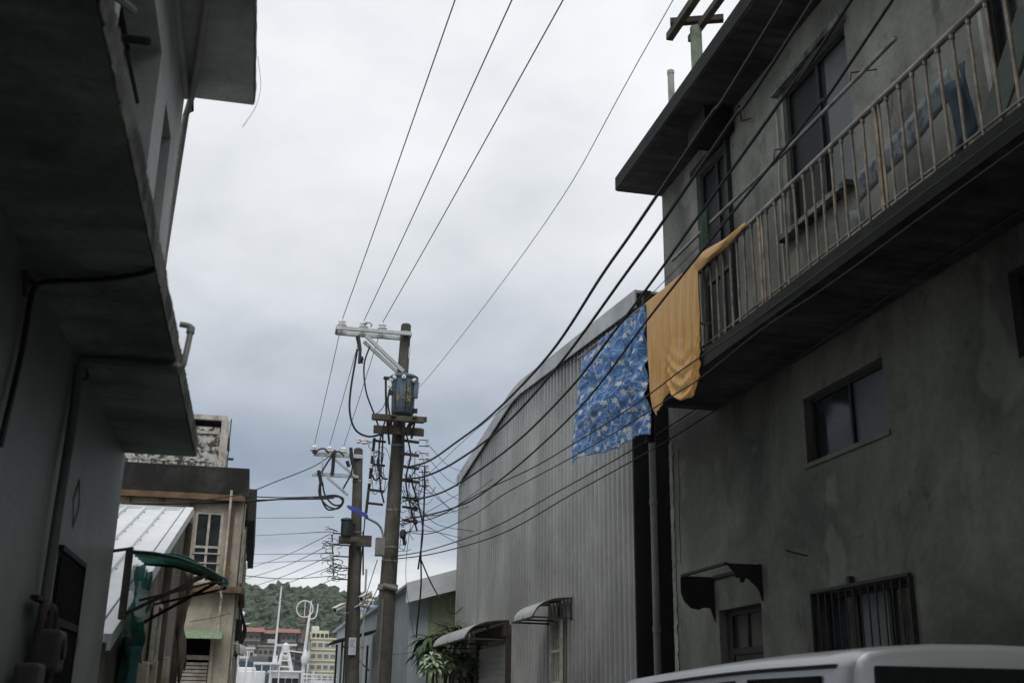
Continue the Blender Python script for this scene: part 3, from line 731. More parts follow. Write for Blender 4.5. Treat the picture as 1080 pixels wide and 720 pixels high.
# ============================================================ SHEDS behind the warehouse
g1 = empty('blue_grey_shed', (4.25, 32.2, 0), 'long blue grey corrugated shed with a sloping roof beyond the warehouse', 'shed')
m = MB(); sx = 4.25; yy = 32.2
cols = []
while yy < 50: cols += [(yy, 0), (yy + .12, 0), (yy + .14, -.02), (yy + .2, -.02), (yy + .22, 0)]; yy += .3
for y_, dx in cols: m.v += [(sx + dx, y_, 0), (sx + dx, y_, 4.72)]
for i in range(len(cols) - 1): m.f.append((2 * i, 2 * i + 2, 2 * i + 3, 2 * i + 1))
m.build('side_sheeting', 'bluegrey', g1)
m = MB()
for k in range(22):
    xa = sx + k * .24; m.prism([(xa, 32.2, 0), (xa + .12, 32.2, 0), (xa + .12, 32.2, 4.6 + (xa - sx) * .3), (xa, 32.2, 4.56 + (xa - sx) * .3)], (0, .02, 0))
    m.prism([(xa + .12, 32.23, 0), (xa + .24, 32.23, 0), (xa + .24, 32.23, 4.62 + (xa - sx) * .3), (xa + .12, 32.23, 4.6 + (xa - sx) * .3)], (0, .02, 0))
m.build('gable_sheeting', 'palegreen', g1)
MB().box(sx, sx + .55, 32.14, 32.19, 0, 4.55).build('gable_post_panel', 'bluegrey', g1)
m = MB(); m.prism([(sx - .18, 31.6, 4.72), (sx + 6, 31.6, 6.6), (sx + 6, 31.6, 6.67), (sx - .18, 31.6, 4.79)], (0, 19, 0))
m.build('roof', 'bluegrey', g1)
MB().prism([(sx - .18, 31.55, 4.25), (sx + 6, 31.55, 6.0), (sx + 6, 31.55, 6.67), (sx - .18, 31.55, 4.8)], (0, .045, 0)).build('gable_fascia', 'whiteroof', g1)
g2 = empty('low_grey_shed', (4.2, 50.6, 0), 'lower grey shed farther down the lane behind the leaning poles', 'shed')
MB().box(4.2, 10, 50.6, 60, 0, 5.0).build('walls', 'bluegrey', g2)
MB().prism([(4.0, 50.3, 5.0), (10.2, 50.3, 6.3), (10.2, 50.3, 6.38), (4.0, 50.3, 5.08)], (0, 10, 0)).build('roof', 'trim', g2)
# a dark lean-to clutter at the end of the lane
g3 = empty('tarpaulin_shelter', (3.2, 40, 0), 'dark makeshift shelter of posts and sheets at the foot of the poles', 'shelter')
for a, b in ((2.9, 39), (4.0, 39), (2.9, 41.5), (4.0, 41.5)): MB().box(a, a + .07, b, b + .07, 0, 3.55).build('post', 'wood', g3)
MB().prism([(2.6, 38.7, 3.5), (4.18, 38.7, 3.95), (4.18, 38.7, 3.99), (2.6, 38.7, 3.54)], (0, 3.2, 0)).build('roof_sheet', 'rusty', g3)
MB().bar((2.95, 39, 3.4), (3.9, 39, 2.6), .1, .04).bar((3.3, 39.05, 3.4), (3.5, 39.05, 2.2), .2, .03).build('brace', 'wood', g3)
for k, xx in enumerate((3.27, 3.47)):
    z1_ = 5.4 + .4 * k
    tag(MB().tube([(xx, 37.5, 0), (xx, 37.5, z1_)], .035, 8).tube([(xx, 37.5, 3.3), (xx, 37.5, 3.38)], .07, 8).build('white_pipe_post', 'pvc', None, smooth=True, loc=(xx, 37.5, 0)), ['shorter white pipe post beyond the rear utility pole', 'taller white pipe post beyond the rear utility pole'][k], 'post', 'white posts beyond the poles')

# ---- plants by the shed
def leafblade(mb, base, direction, length, width, droop, n=6):
    base = Vector(base); d = Vector(direction).normalized(); side = d.cross(Vector((0, 0, 1)))
    if side.length < .05: side = Vector((1, 0, 0))
    side.normalize(); p = base.copy(); o = len(mb.v); dd = d.copy()
    for i in range(n + 1):
        t = i / n; w_ = width * math.sin(math.pi * min(1, t * .88 + .1)) * .5
        mb.v += [tuple(p - side * w_), tuple(p + Vector((0, 0, -.12 * w_))), tuple(p + side * w_)]
        dd = (dd + Vector((0, 0, -droop / n))).normalized(); p = p + dd * length / n
    for i in range(n):
        a = o + i * 3
        mb.f += [(a, a + 1, a + 4, a + 3), (a + 1, a + 2, a + 5, a + 4)]
def bush(name, base, hgt, label, leaf, heads, ln, wd, droop, per=26, sd=1, spread=.35):
    r_ = random.Random(sd); t = empty(name, base, label, 'plant'); st = MB(); lf = MB()
    for k in range(heads):
        tipp = Vector(base) + Vector((r_.uniform(-spread, spread), r_.uniform(-spread, spread), hgt * r_.uniform(.82, 1)))
        mid = Vector(base).lerp(tipp, .5) + Vector((r_.uniform(-.1, .1), r_.uniform(-.1, .1), 0))
        st.tube(smooth_path([base, mid, tipp], 5), .03, 6, .015)
        for q in range(per):
            a = r_.uniform(0, 6.283); el = r_.uniform(-.1, 1.1)
            leafblade(lf, tipp - Vector((0, 0, r_.uniform(0, .25))), (math.cos(a), math.sin(a), el), ln * r_.uniform(.6, 1.1), wd * r_.uniform(.7, 1.2), droop * r_.uniform(.6, 1.3))
    st.build('stem', 'bark', t, smooth=True); lf.build('foliage', leaf, t, smooth=True); return t
b0 = P(463, 700, Y=29.5)
bush('dracaena_plant', (b0.x + .35, 29.8, .4), 3.5, 'tall spiky green plant growing in front of the pale green gable', 'leaf', 4, .8, .09, 1.1, 34, 2, .25)
bush('dracaena_plant', (b0.x - .1, 30.6, .4), 3.1, 'drooping green plant left of the tallest spiky one', 'leaf', 4, .9, .12, 1.9, 30, 5, .4)
bush('dracaena_plant', (b0.x + .75, 29.0, .3), 2.5, 'dense dark green plant under the end of the shutter awning', 'leaf', 6, .7, .08, 1.3, 34, 9, .5)
bush('variegated_plant', (b0.x - .1, 27.7, .4), 2.45, 'bright pale variegated plant in front of the shed', 'leafpale', 12, .42, .13, 1.5, 30, 11, .5)
bush('variegated_plant', (b0.x + .75, 28.5, .4), 2.45, 'smaller pale spotted plant beside the shutter awning', 'leafpale', 5, .36, .13, 1.2, 18, 12, .35)
bush('low_shrub', (b0.x - .1, 28.2, .3), 1.6, 'dark shrub spilling over the brown planter wall', 'leaf', 9, .4, .08, 1.6, 30, 13, .7)
t = MB().box(b0.x - .8, b0.x + .95, 28.0, 31.0, 0, 2.02)
tag(t.build('planter_wall', 'brick', None, bevel=.02, loc=(b0.x, 29, 0)), 'brown brick planter wall below the plants', 'planter')

# ============================================================ NEAR LEFT BUILDING
LX = -1.09; fl_ = FX(LX, 1)
lb = empty('balcony_house', (LX, 8.95, 0), 'near grey house on the left with a projecting concrete slab overhead', 'building')
LW = (6.58, 7.45, 1.1, 2.37)
m = MB(); wall(m, fl_, -26, 8.95, 0, 3.395, .2, [LW]); m.box(-8, LX - .2, 8.75, 8.95, 0, 3.395)
m.build('ground_floor_wall', 'wallL', lb)
MB().box(LX - .2, LX - .9, -8, 8.7, .1, .12).box(-2.1, -2.0, -8, 8.7, .13, 3.38).build('dark_room_backing', 'dark', lb)  # black backing in place of the unlit room behind the window
# slab with a rough broken outer edge
MB().box(-8, -.56, -26, 8.86, 3.4, 3.54).build('balcony_slab', 'soffitL', lb, bevel=.008)
eg = MB().grid(lambda a, b: (-.553 + .006 * noise.noise(Vector((a * 60, b * 3, 1))) + .009 * noise.noise(Vector((a * 460, b * 9, 7))), -9 + 17.87 * a, 3.397 + .15 * b + (.008 * noise.noise(Vector((a * 190, 0, 4))) if b > .9 else .006 * noise.noise(Vector((a * 120, 0, 9))))), 700, 4)
eg.build('slab_edge', 'slabedge', lb, smooth=True)
W1 = (5.3, 7.03, 4.4, 5.84); W2 = (7.57, 8.14, 4.4, 5.76)
ux = -.95; fu = FX(ux, 1)
m = MB(); wall(m, fu, -26, 8.72, 3.545, 6.495, .32, [W1, W2]); m.box(-8, ux - .32, 8.5, 8.72, 3.545, 6.495)
m.build('upper_wall', 'wallLup', lb)
MB().box(-2.1, -2.0, -8, 8.45, 3.56, 6.48).build('dark_room_backing', 'dark', lb)  # black backing for the dark upper room
window(lb, fu, *W1, depth=.26, nv=2, fw=.05); window(lb, fu, *W2, depth=.26, nv=0, fw=.05)
m = MB().box(-8, -.375, -26, 8.8, 6.5, 6.64); m.build('roof_slab', 'soffitL2', lb, bevel=.01)
eg = MB().grid(lambda a, b: (-.37 + .007 * noise.noise(Vector((a * 100, b * 3, 11))), -9 + 17.81 * a, 6.497 + .15 * b + .008 * noise.noise(Vector((a * 120, 0, 9)))), 500, 3)
eg.build('roof_slab_edge', 'slabedge', lb, smooth=True)
MB().box(-8, -.98, -26, 8.2, 6.645, 11.2).build('unseen_storey', 'wallLup', lb)  # unseen upper storey, added to block sky over the near lane
# edge moulding on wall top
MB().box(ux + .002, ux + .04, -9, 8.71, 6.43, 6.494).build('wall_moulding', 'wallLup', lb)
# grille and frame of the ground floor window
w = window(lb, fl_, *LW, depth=.1, nv=1, nh=0, fw=.04)
g = MB()
for k in range(11): g.fb(fl_, LW[0] + .04 + k * .079, LW[0] + .055 + k * .079, .005, .02, LW[2], LW[3] - .02)
g.fb(fl_, LW[0] - .03, LW[1] + .03, .0, .03, LW[3], LW[3] + .03).fb(fl_, LW[0] - .02, LW[1] + .02, .004, .028, 1.98, 2.02).fb(fl_, LW[1], LW[1] + .025, .002, .03, LW[2], LW[3])
g.build('window_grille', 'black', w)
# pipes on the soffit and wall
MB().tube(smooth_path([P(165, 283, X=-.55), P(150, 288, Z=3.375), P(110, 294, Z=3.375), P(60, 296, Z=3.375), P(42, 299, Z=3.36), P(33, 312, X=-1.06), P(22, 375, X=-1.065), P(0, 470, X=-1.065)], 6), .013, 8).build('soffit_cable', 'cable', lb, smooth=True)
q = P(80, 374, X=-1.05)
MB().tube(smooth_path([(-.54, 6.2, 3.365), (-.8, 6.2, 3.365), (-1.0, 6.2, 3.365), (-1.05, 6.2, 3.32), (-1.05, 6.2, 3.0), (-1.05, 6.16, 2.5), (-1.05, 6.14, 1.95)], 4), .026, 10).build('wall_pipe', 'pvcdark', lb, smooth=True)
MB().tube(smooth_path([(-.60, 6.2, 3.365), (-.52, 6.2, 3.365), (-.505, 6.2, 3.42), (-.495, 6.25, 3.58), (-.5, 6.28, 3.63), (-.56, 6.28, 3.64)], 4), .017, 10).tube([(-.58, 6.2, 3.365), (-.53, 6.2, 3.365)], .023, 10).tube([(-.495, 6.25, 3.58), (-.495, 6.26, 3.62)], .023, 10).build('drain_elbow', 'pvc', lb, smooth=True)
MB().tube(smooth_path([P(82, 392, X=-1.06), P(90, 388, X=-1.05), P(92, 398, X=-1.05), P(82, 402, X=-1.06)], 4), .008, 6).build('wall_bracket', 'rusty', lb)
br = MB().tube([P(26, 285, X=-1.06), P(26, 312, X=-1.06)], .012, 6).tube([P(26, 290, X=-1.06), P(38, 300, Z=3.37)], .01, 6)
br.build('wall_bracket', 'rusty', lb)
# corner bracket at far end
# white downpipe at the far corner of the upper floor
MB().tube([P(219, -6, Z=6.44), P(202, 103, Z=6.44), P(196, 122, Y=8.84), P(174, 264, Y=8.92), (-.99, 8.93, 3.56)], .028, 10).build('downpipe', 'pvc', lb, smooth=True)
MB().tube([P(203, 105, Y=8.81), P(203, 117, Y=8.81), P(200, 118, Y=8.81)], .012, 6).build('hook', 'black', lb)
MB().tube([P(190, 120, Y=8.76), P(168, 262, Y=8.78)], .012, 6).build('corner_conduit', 'wallLup', lb)
MB().tube([P(126, 40, X=-.9), P(157, 44, X=-.75)], .022, 8).tube([P(134, 55, X=-.85), P(145, 108, X=-.85)], .012, 6).tube([P(122, -4, X=-.85), P(141, 11, X=-.85)], .02, 6).build('iron_bracket', 'black', lb)
tag(MB().tube(smooth_path([P(272, 60, X=-.35), P(275, 90, X=-.34), P(270, 112, X=-.33), P(256, 134, X=-.31)], 6), .0022, 5).build('dangling_wire', 'wire', None, smooth=True, loc=(-.35, 8.6, 6.5)), 'thin loose wire dangling from the upper slab edge at the left', 'wire')
# faded red diamond papers pasted on the wall
def diamond(cy, cz, w_, h_, filled):
    m = MB(); t = .022
    P0 = [(cy, cz + h_), (cy + w_, cz), (cy, cz - h_), (cy - w_, cz)]
    if filled: m.prism([(LX + .003, a, b) for a, b in P0], (.002, 0, 0)); return m
    Q0 = [(cy, cz + h_ - t * 1.3), (cy + w_ - t, cz), (cy, cz - h_ + t * 1.3), (cy - w_ + t, cz)]
    for k in range(4):
        a, b, c, d_ = P0[k], P0[(k + 1) % 4], Q0[(k + 1) % 4], Q0[k]
        m.prism([(LX + .003, *a), (LX + .003, *b), (LX + .003, *c), (LX + .003, *d_)], (.002, 0, 0))
    return m
for cy, cz, fl2, lab in ((6.93, 2.69, False, 'faded red diamond outline pasted above the barred window of the left house'), (7.6, 1.93, True, 'torn red diamond paper pasted right of the barred window of the left house')):
    tag(diamond(cy, cz, .13, .15, fl2).build('paper_diamond', 'redpaint', None, loc=(LX, cy, cz)), lab, 'paper')
# meter cluster
t = empty('gas_meter', (-1.0, 6.1, 1.6), 'dark cluster of meters and looping pipes on the left house wall', 'meter')
MB().box(-1.06, -.93, 6.0, 6.22, 1.72, 1.92).build('meter_body', 'cablegrey', t, bevel=.02)
MB().tube([(-.93, 6.11, 1.83), (-.915, 6.11, 1.83)], .05, 14).build('dial', 'frame', t, smooth=True)
MB().tube(smooth_path([(-1.03, 5.9, 1.3), (-1.02, 5.88, 1.8), (-1.02, 5.95, 2.0), (-1.02, 6.05, 2.02), (-1.02, 6.08, 1.92)], 5), .022, 8).tube(smooth_path([(-1.02, 6.15, 1.92), (-1.02, 6.17, 2.03), (-1.02, 6.28, 2.0), (-1.02, 6.32, 1.8), (-1.02, 6.3, 1.3)], 5), .022, 8).build('pipe_loop', 'rusty', t, smooth=True)
MB().box(-1.06, -.95, 5.65, 5.85, 1.45, 1.75).build('meter_body', 'cablegrey', t, bevel=.02)
MB().tube([(-1.03, 6.5, 1.2), (-1.03, 6.5, 1.95), (-1.03, 6.0, 1.98)], .018, 8).tube([(-1.06, 6.02, 1.3), (-1.02, 6.02, 1.72)], .03, 8).build('pipe_loop', 'rusty', t, smooth=True)
MB().bar((-1.05, 5.85, 2.06), (-1.05, 6.3, 2.06), .04, .02).build('pipe_bracket', 'black', t)

# ============================================================ LEAN-TO SHED with white roof
sh = empty('white_roof_shed', (-1.1, 17.4, 0), 'lean-to shed with a bright white sheet roof sloping down beside the left house', 'shed')
ya, za, yb, zb = 9.1, 2.0, 17.4, 4.3
def zs(y): return za + (zb - za) * (y - ya) / (yb - ya)
prf = []; xx = -6.0
while xx < -1.36: prf += [(xx, 0), (xx + .17, 0), (xx + .182, .04), (xx + .215, .04), (xx + .227, 0)]; xx += .27
prf.append((-1.08, 0))
m = MB()
for x_, dz in prf: m.v += [(x_, ya, za + dz), (x_, yb, zb + dz)]
for i in range(len(prf) - 1): m.f.append((2 * i, 2 * i + 2, 2 * i + 3, 2 * i + 1))
r_o = m.build('roof', 'whiteroof', sh, solid=.004)
m = MB()
for k in range(12):
    y_ = ya + .4 + k * .68
    for xx in np.arange(-2.25, -1.2, .27): MB().lathe((xx, y_, zs(y_) + .002), [(.009, 0), (.009, .008), (.005, .012)], 6).build('roof_screw', 'rusty', r_o)
m = MB(); m.prism([(-1.078, ya, za - .06), (-1.078, yb, zb - .06), (-1.078, yb, zb + .05), (-1.078, ya, za + .05)], (.03, 0, 0)).prism([(-1.16, ya, za + .052), (-1.16, yb, zb + .052), (-1.048, yb, zb + .052), (-1.048, ya, za + .052)], (0, 0, .012))
m.build('verge_trim', 'whiteroof', sh)
MB().box(-6, -1.05, yb, yb + .25, zb - .05, zb + .06).build('ridge_cap', 'whiteroof', sh)
m = MB(); m.prism([(-1.2, ya + .2, 0), (-1.2, yb, 0), (-1.2, yb, zb - .05), (-1.2, ya + .2, za + .0)], (.08, 0, 0)); m.box(-6, -1.2, yb - .1, yb - .001, 0, zb - .08)
m.build('side_wall', 'shedwall', sh)
MB().box(-6, -1.21, ya + .2, ya + .28, 0, za - .02).build('front_wall', 'rusty', sh)
for (a, b, c, d_, mt_) in ((12.95, 13.6, 1.95, 2.62, 'greenplastic'), (10.3, 10.75, 1.2, 2.1, 'glass')):
    window(sh, FX(-1.119, 1), a, b, c, d_, depth=-.03, fmat='framewhite' if mt_ != 'glass' else 'rusty', gmat=mt_, nv=0, fw=.05)
for y_ in (14.2, 17.2): MB().box(-1.118, -1.03, y_, y_ + .1, 0, zs(y_) - .14).build('wall_post', 'wood', sh)
for y_, h_ in ((11.95, 1.95), (13.0, 2.0), (14.9, 2.1)):
    MB().box(-1.117, -1.0, y_, y_ + .22, 0, h_).build('pale_pier', 'facade', sh, bevel=.01)
# ragged brown sheet hanging at the shed's far corner
q0 = P(199, 603, Y=15.6); 
rg = MB().grid(lambda a, b: (q0.x - .05 + .1 * a + .03 * math.sin(b * 9) + .02 * noise.noise(Vector((a * 3, b * 8, 0))), 15.6 + .12 * math.sin(b * 5 + a * 3), q0.z - 1.35 * b * (1 - .12 * math.sin(a * 9))), 6, 24)
tag(rg.build('torn_strip', 'wood', None, smooth=True, solid=.012, loc=(q0.x, 15.6, q0.z)), 'brown torn strip of sheet hanging at the far end of the white roofed shed', 'torn sheet')
# green awning -------------------------------------------------
ga = empty('green_awning', (-1.0, 9.3, 2.2), 'tattered translucent green awning on dark brackets over the lane', 'awning')
def gcan(a, b):      # a across the lane (wall -> outer), b along the lane
    x = -1.02 + .74 * a; z = 2.715 - .02 * a - .17 * a ** 2.6
    return Vector((x, 9.3 + 1.3 * b, z + .05 * b + .010 * math.sin(b * 28) + .012 * noise.noise(Vector((a * 4, b * 5, 1)))))
gm = MB().grid(gcan, 26, 30)
keep = []
for f_ in gm.f:
    c = sum((Vector(gm.v[i]) for i in f_), Vector()) / 4
    if noise.noise(Vector((c.x * 7, c.y * 6, 3))) > .38 and c.x > -.6: continue
    keep.append(f_)
gm.f = keep; gm.build('canopy_sheet', 'greenplastic', ga, solid=.006)
MB().grid(lambda a, b: gcan(.3 + .72 * a, .45 + .75 * b) + Vector((0, 0, .045 + .02 * math.sin(a * 6))), 16, 20).build('canopy_sheet', 'greenplastic', ga, solid=.006)
for b in (0, 1):
    fmb = MB(); pts = [gcan(a / 8, b) - Vector((0, 0, .014)) for a in range(9)]
    for p_, q_ in zip(pts, pts[1:]): fmb.bar(p_, q_, .025, .022)
    y_ = 9.3 + 1.3 * b
    fmb.bar((-1.0, y_, 2.22), pts[-2], .026, .026); fmb.bar((-.9, y_, 2.33 if b == 0 else 2.4), pts[-1], .02, .018)
    fmb.build('awning_frame', 'rusty', ga)
MB().box(-1.04, -.985, 9.27, 9.33, 2.18, 2.72).build('bracket_post', 'wood', ga, bevel=.005)
MB().bar((-1.0, 9.3, 2.73), (-1.09, 8.93, 2.66), .022, .022).build('wall_rail', 'rusty', ga)
def gnet(mb, x, y0, y1, z0, z1, sd, hole=.15):
    nu, nv = 22, 34
    mb.grid(lambda a, b: (x + .05 * math.sin(a * 8 + sd) + .05 * noise.noise(Vector((a * 4, b * 4, sd))), y0 + (y1 - y0) * a, z1 + (z0 - z1) * b + .06 * noise.noise(Vector((a * 6, sd, 2))) * b), nu, nv)
    mb.f = [f_ for f_ in mb.f if noise.noise(Vector((mb.v[f_[0]][1] * 5, mb.v[f_[0]][2] * 5 + sd, sd))) < .5 - hole - .25 * max(0, (z1 - mb.v[f_[0]][2]) / (z1 - z0))]
    return mb
gnet(MB(), -.95, 9.35, 10.0, 1.5, 2.62, 3, .2).build('hanging_netting', 'greennet', ga)
gnet(MB(), -.98, 9.9, 10.6, 1.9, 2.68, 8, .18).build('hanging_sheet', 'greenplastic', ga, solid=.003)
gnet(MB(), -.9, 9.5, 9.75, 2.2, 2.5, 5, .2).build('plastic_scrap', 'whitefilm', ga)
for k in range(5):
    b = .05 + k * .18; p_ = gcan(1, b)
    MB().grid(lambda a, c: (p_.x - .02 + .03 * math.sin(c * 4 + k), p_.y + .12 * a, p_.z - .01 - c * (.03 + .05 * ((k * 37) % 5) / 5)), 3, 5).build('torn_fringe', 'whitefilm', ga)
tag(MB().tube([(-.93, 9.62, 0), (-.93, 9.62, 1.96)], .05, 10).tube([(-.93, 9.62, 1.94), (-.93, 9.62, 2.0)], .062, 10).build('teal_post', plain('teal_paint', (.03, .12, .12), .6, 0, .4, 5), None, smooth=True, loc=(-.93, 9.62, 0)), 'teal painted post with a pale cap under the green awning', 'post')

# ============================================================ BEIGE HOUSE facing the camera
BY = 27.0; fb_ = FY(BY)
bh = empty('beige_house', (-.52, BY, 0), 'old beige house with a mouldy black parapet and rusty brown band', 'house')
def px(u, v): q = P(u, v, Y=BY); return q.x, q.z
HW = (-1.56, -.93, 4.17, 5.8)
HW0 = (-2.9, -1.95, 4.17, 5.8)
SH = (-1.75, -.95, 0, 2.95)
m = MB(); wall(m, fb_, -8, -.5, 0, 6.2, .25, [HW, HW0, SH]); m.box(-.75, -.5, BY + .25, 40, 0, 6.2).box(-8, -.75, 39.8, 40, 0, 6.2).box(-8, -7.8, BY + .25, 39.8, 0, 6.2)
m.build('wall', 'facade', bh)
MB().box(-7.7, -.8, 28, 28.1, .02, 6.15).build('dark_room_backing', 'dark', bh)  # black backing stands in for the unlit rooms
MB().box(-8.1, -.42, BY - .14, 40.1, 6.2, 6.86).build('parapet', 'parapet', bh, bevel=.02)
MB().box(-.415, -.22, BY + 2.0, 40.1, 5.95, 6.75).build('side_canopy', 'parapet', bh)
m = MB(); m.box(-8.1, -.46, BY - .2, BY - .002, 6.06, 6.197)
for xx in (-7, -6.3, -5.5, -4.7, -4.0, -3.15, -2.42, -1.72): m.box(xx, xx + .09, BY - .1, BY - .003, 5.55, 6.058)
m.box(-1.73, -1.63, BY - .1, BY - .004, 4.1, 5.548).box(-.83, -.68, BY - .09, BY - .003, 4.1, 6.058)
m.build('rusty_band', 'rustband', bh)
MB().box(-8.1, -.36, BY - .3, BY - .002, 3.93, 4.08).box(-.498, -.3, BY - .001, 31, 3.93, 4.08).build('ledge', 'rustband', bh, bevel=.01)
def rowwin(u0, u1, name='window'):
    w = window(bh, fb_, u0, u1, HW[2], HW[3], depth=.06, fmat='framewhite', nv=1, nh=1, fw=.055)
    MB().fb(fb_, u0, u1, .0, .02, 4.36, 4.39).fb(fb_, u0, u1, .0, .02, 4.6, 4.63).fb(fb_, u0, u1, .001, .021, 4.82, 4.85).build('guard_rail', 'framewhite', w)
rowwin(HW[0], HW[1]); rowwin(HW0[0], HW0[1])
# white drainpipes
q = P(232, 518, Y=26.85); 
MB().tube(smooth_path([(-.79, 26.78, 6.3), (-.79, 26.78, 5.2), (-.79, 26.78, 4.0), (-.8, 26.85, 3.8), (-.8, 26.88, 3.1), (-.8, 26.88, 2.9)], 3), .03, 8).tube(smooth_path([(-.79, 26.72, 3.82), (-.9, 26.7, 4.1), (-1.3, 26.72, 4.3), (-1.45, 26.75, 4.28)], 5), .022, 8).build('drainpipe', 'framewhite', bh, smooth=True)
# corrugated small green canopy and louvred door
m = MB()
for k in range(16):
    xx = -1.9 + k * .075; m.prism([(xx, BY - .002, 3.1), (xx + .0375, BY - .002, 3.125), (xx + .075, BY - .002, 3.1), (xx + .0375, BY - .002, 3.09)], (0, -.55, -.2))
m.build('small_canopy', plain('canopy_pale_green', (.25, .33, .22), .6, 0, .3), bh)
m = MB()
for k in range(30): m.fb(fb_, SH[0] + .02, SH[1] - .02, -.12, -.08 - (.02 if k % 2 else 0), .02 + k * .08, .02 + k * .08 + .06)
m.build('louvre_door', 'framewhite', bh)
MB().fb(fb_, SH[0], SH[1], -.2, -.1, 2.46, 2.56).fb(fb_, -.93, -.86, 0, .06, 0, 3.05).build('door_frame', 'facade', bh)
# side wall details (windows along the lane, conduits)
fs = FX(-.5, 1)
for a in (28.2, 30.4, 32.8, 35.4): window(bh, fs, a, a + 1.2, 4.3, 5.6, depth=-.05, fmat='framewhite', nv=1, fw=.06)
for a in (28.4, 31, 34): window(bh, fs, a, a + .9, 1.4, 2.6, depth=-.05, fmat='framewhite', nv=1, nh=2, fw=.05)
MB().tube([(-.46, 27.4, 0), (-.45, 27.4, 6.1)], .02, 6).tube([(-.44, 29.8, 0), (-.44, 29.8, 5.9)], .025, 6).build('conduit', 'framewhite', bh)
m = MB(); r_ = random.Random(5)
for k in range(5):
    yy = 28.4 + k * .6; m.tube(smooth_path([(-.42, yy, 3.9), (-.36 + r_.uniform(-.05, .1), yy, 3.5), (-.3 + r_.uniform(-.1, .1), yy + .3, 3.2), (-.42, yy + .2, 2.6)], 5), .025, 6)
m.box(-.48, -.3, 28.9, 29.3, 3.0, 3.5)
m.build('cable_bunch', 'cable', bh)
MB().lathe((-.28, 28.4, 2.62), [(.02, 0), (.1, .03), (.13, .14), (.1, .22), (.03, .24)], 12).tube([(-.45, 28.4, 2.9), (-.28, 28.4, 2.86)], .02, 6).build('wall_lamp', 'porcelain', bh, smooth=True)
# penthouse above
ph = MB().box(-5.2, -1.12, 27.6, 31, 6.865, 7.98).build('penthouse', 'speckle', bh)
MB().box(-5.25, -1.07, 27.5, 31.1, 8.14, 8.26).box(-1.2, -1.02, 27.45, 27.62, 6.87, 8.14).build('penthouse_roof', 'framewhite', bh)
MB().box(-5.2, -1.22, 27.66, 30.9, 7.981, 8.139).build('clerestory_gap', 'dark', bh)
MB().box(-5.1, -1.25, 27.55, 27.598, 7.8, 7.86).build('ledge', 'framewhite', bh)
m = MB()
for k in range(28):
    xx = -4.6 + k * .13; m.box(xx, xx + .045, 27.2, 27.25, 6.87, 7.0)
m.box(-4.7, -1.3, 27.19, 27.26, 7.0, 7.04); m.build('low_balustrade', 'speckle', bh)
MB().tube([(-.98, 27.55, 6.87), (-.98, 27.55, 8.2)], .014, 6).tube([(-.98, 27.55, 7.2), (-.84, 27.55, 7.2)], .03, 6).build('conduit', 'rusty', bh)

# ============================================================ UTILITY POLES
def insulator(mb, p, s=1.0, ax=(0, 0, 1)):
    mb.lathe(p, [(.02 * s, 0), (.035 * s, .01 * s), (.035 * s, .03 * s), (.075 * s, .045 * s), (.085 * s, .06 * s), (.04 * s, .085 * s), (.04 * s, .1 * s), (.065 * s, .11 * s), (.07 * s, .125 * s), (.035 * s, .15 * s), (.03 * s, .175 * s), (.01 * s, .185 * s)], 12, ax)
Y1 = 21.0
def q1(u, v, dy=0): return P(u, v, Y=Y1 + dy)
up1 = empty('utility_pole', (2.28, Y1, 0), 'front concrete utility pole carrying a blue grey transformer and crossarms', 'utility pole', 'concrete utility poles')
def pc(z): return Vector((2.28 + .19 * z / 8.78, Y1, z))
def prad(z): return .195 - .095 * z / 8.78
MB().tube([pc(z) for z in np.linspace(0, 8.78, 14)], .195, 20, .1).lathe(pc(8.78), [(.1, 0), (.085, .03), (.03, .05)], 16).build('shaft', 'pole', up1, smooth=True)
def band(mb, z, h=.04, t=.012): mb.lathe(pc(z), [(prad(z) + t, 0), (prad(z) + t, h)], 20)
m = MB()
for z in (8.62, 6.3, 5.05, 4.35, 4.1):
    m = MB(); band(m, z, .03, .006); m.build('clamp_band', 'boxgrey', up1)
a0 = q1(354, 349, -.14); a1 = q1(434, 355, -.14); zc = (a0.z + a1.z) / 2
ca = MB().box(a0.x, a1.x, Y1 - .2, Y1 - .13, zc + .015, zc + .09).box(a0.x + .02, a1.x, Y1 + .12, Y1 + .19, zc + .015, zc + .09)
ca.box(a0.x, a0.x + .05, Y1 - .13, Y1 + .12, zc + .01, zc + .08).box(a1.x - .05, a1.x, Y1 - .13, Y1 + .12, zc + .01, zc + .08)
b0 = q1(386, 354, -.21); b1 = q1(426, 391, -.21); b1.y = Y1 - .16
ca.bar(b0, b1, .05, .07).bar(b0 + Vector((0, .39, 0)), b1 + Vector((0, .3, 0)), .05, .07)
ca.build('crossarm', 'steel', up1, bevel=.004)
HV = []
for u in (361, 384, 404):
    x_ = P(u, 345, Y=Y1 - .16).x; m = MB(); insulator(m, (x_, Y1 - .03, zc + .09), 1.15); m.tube([(x_, Y1 - .18, zc + .05), (x_, Y1 + .17, zc + .05)], .012, 6)
    m.build('insulator', 'porcelain', up1, smooth=True); HV.append(Vector((x_, Y1 - .03, zc + .29)))
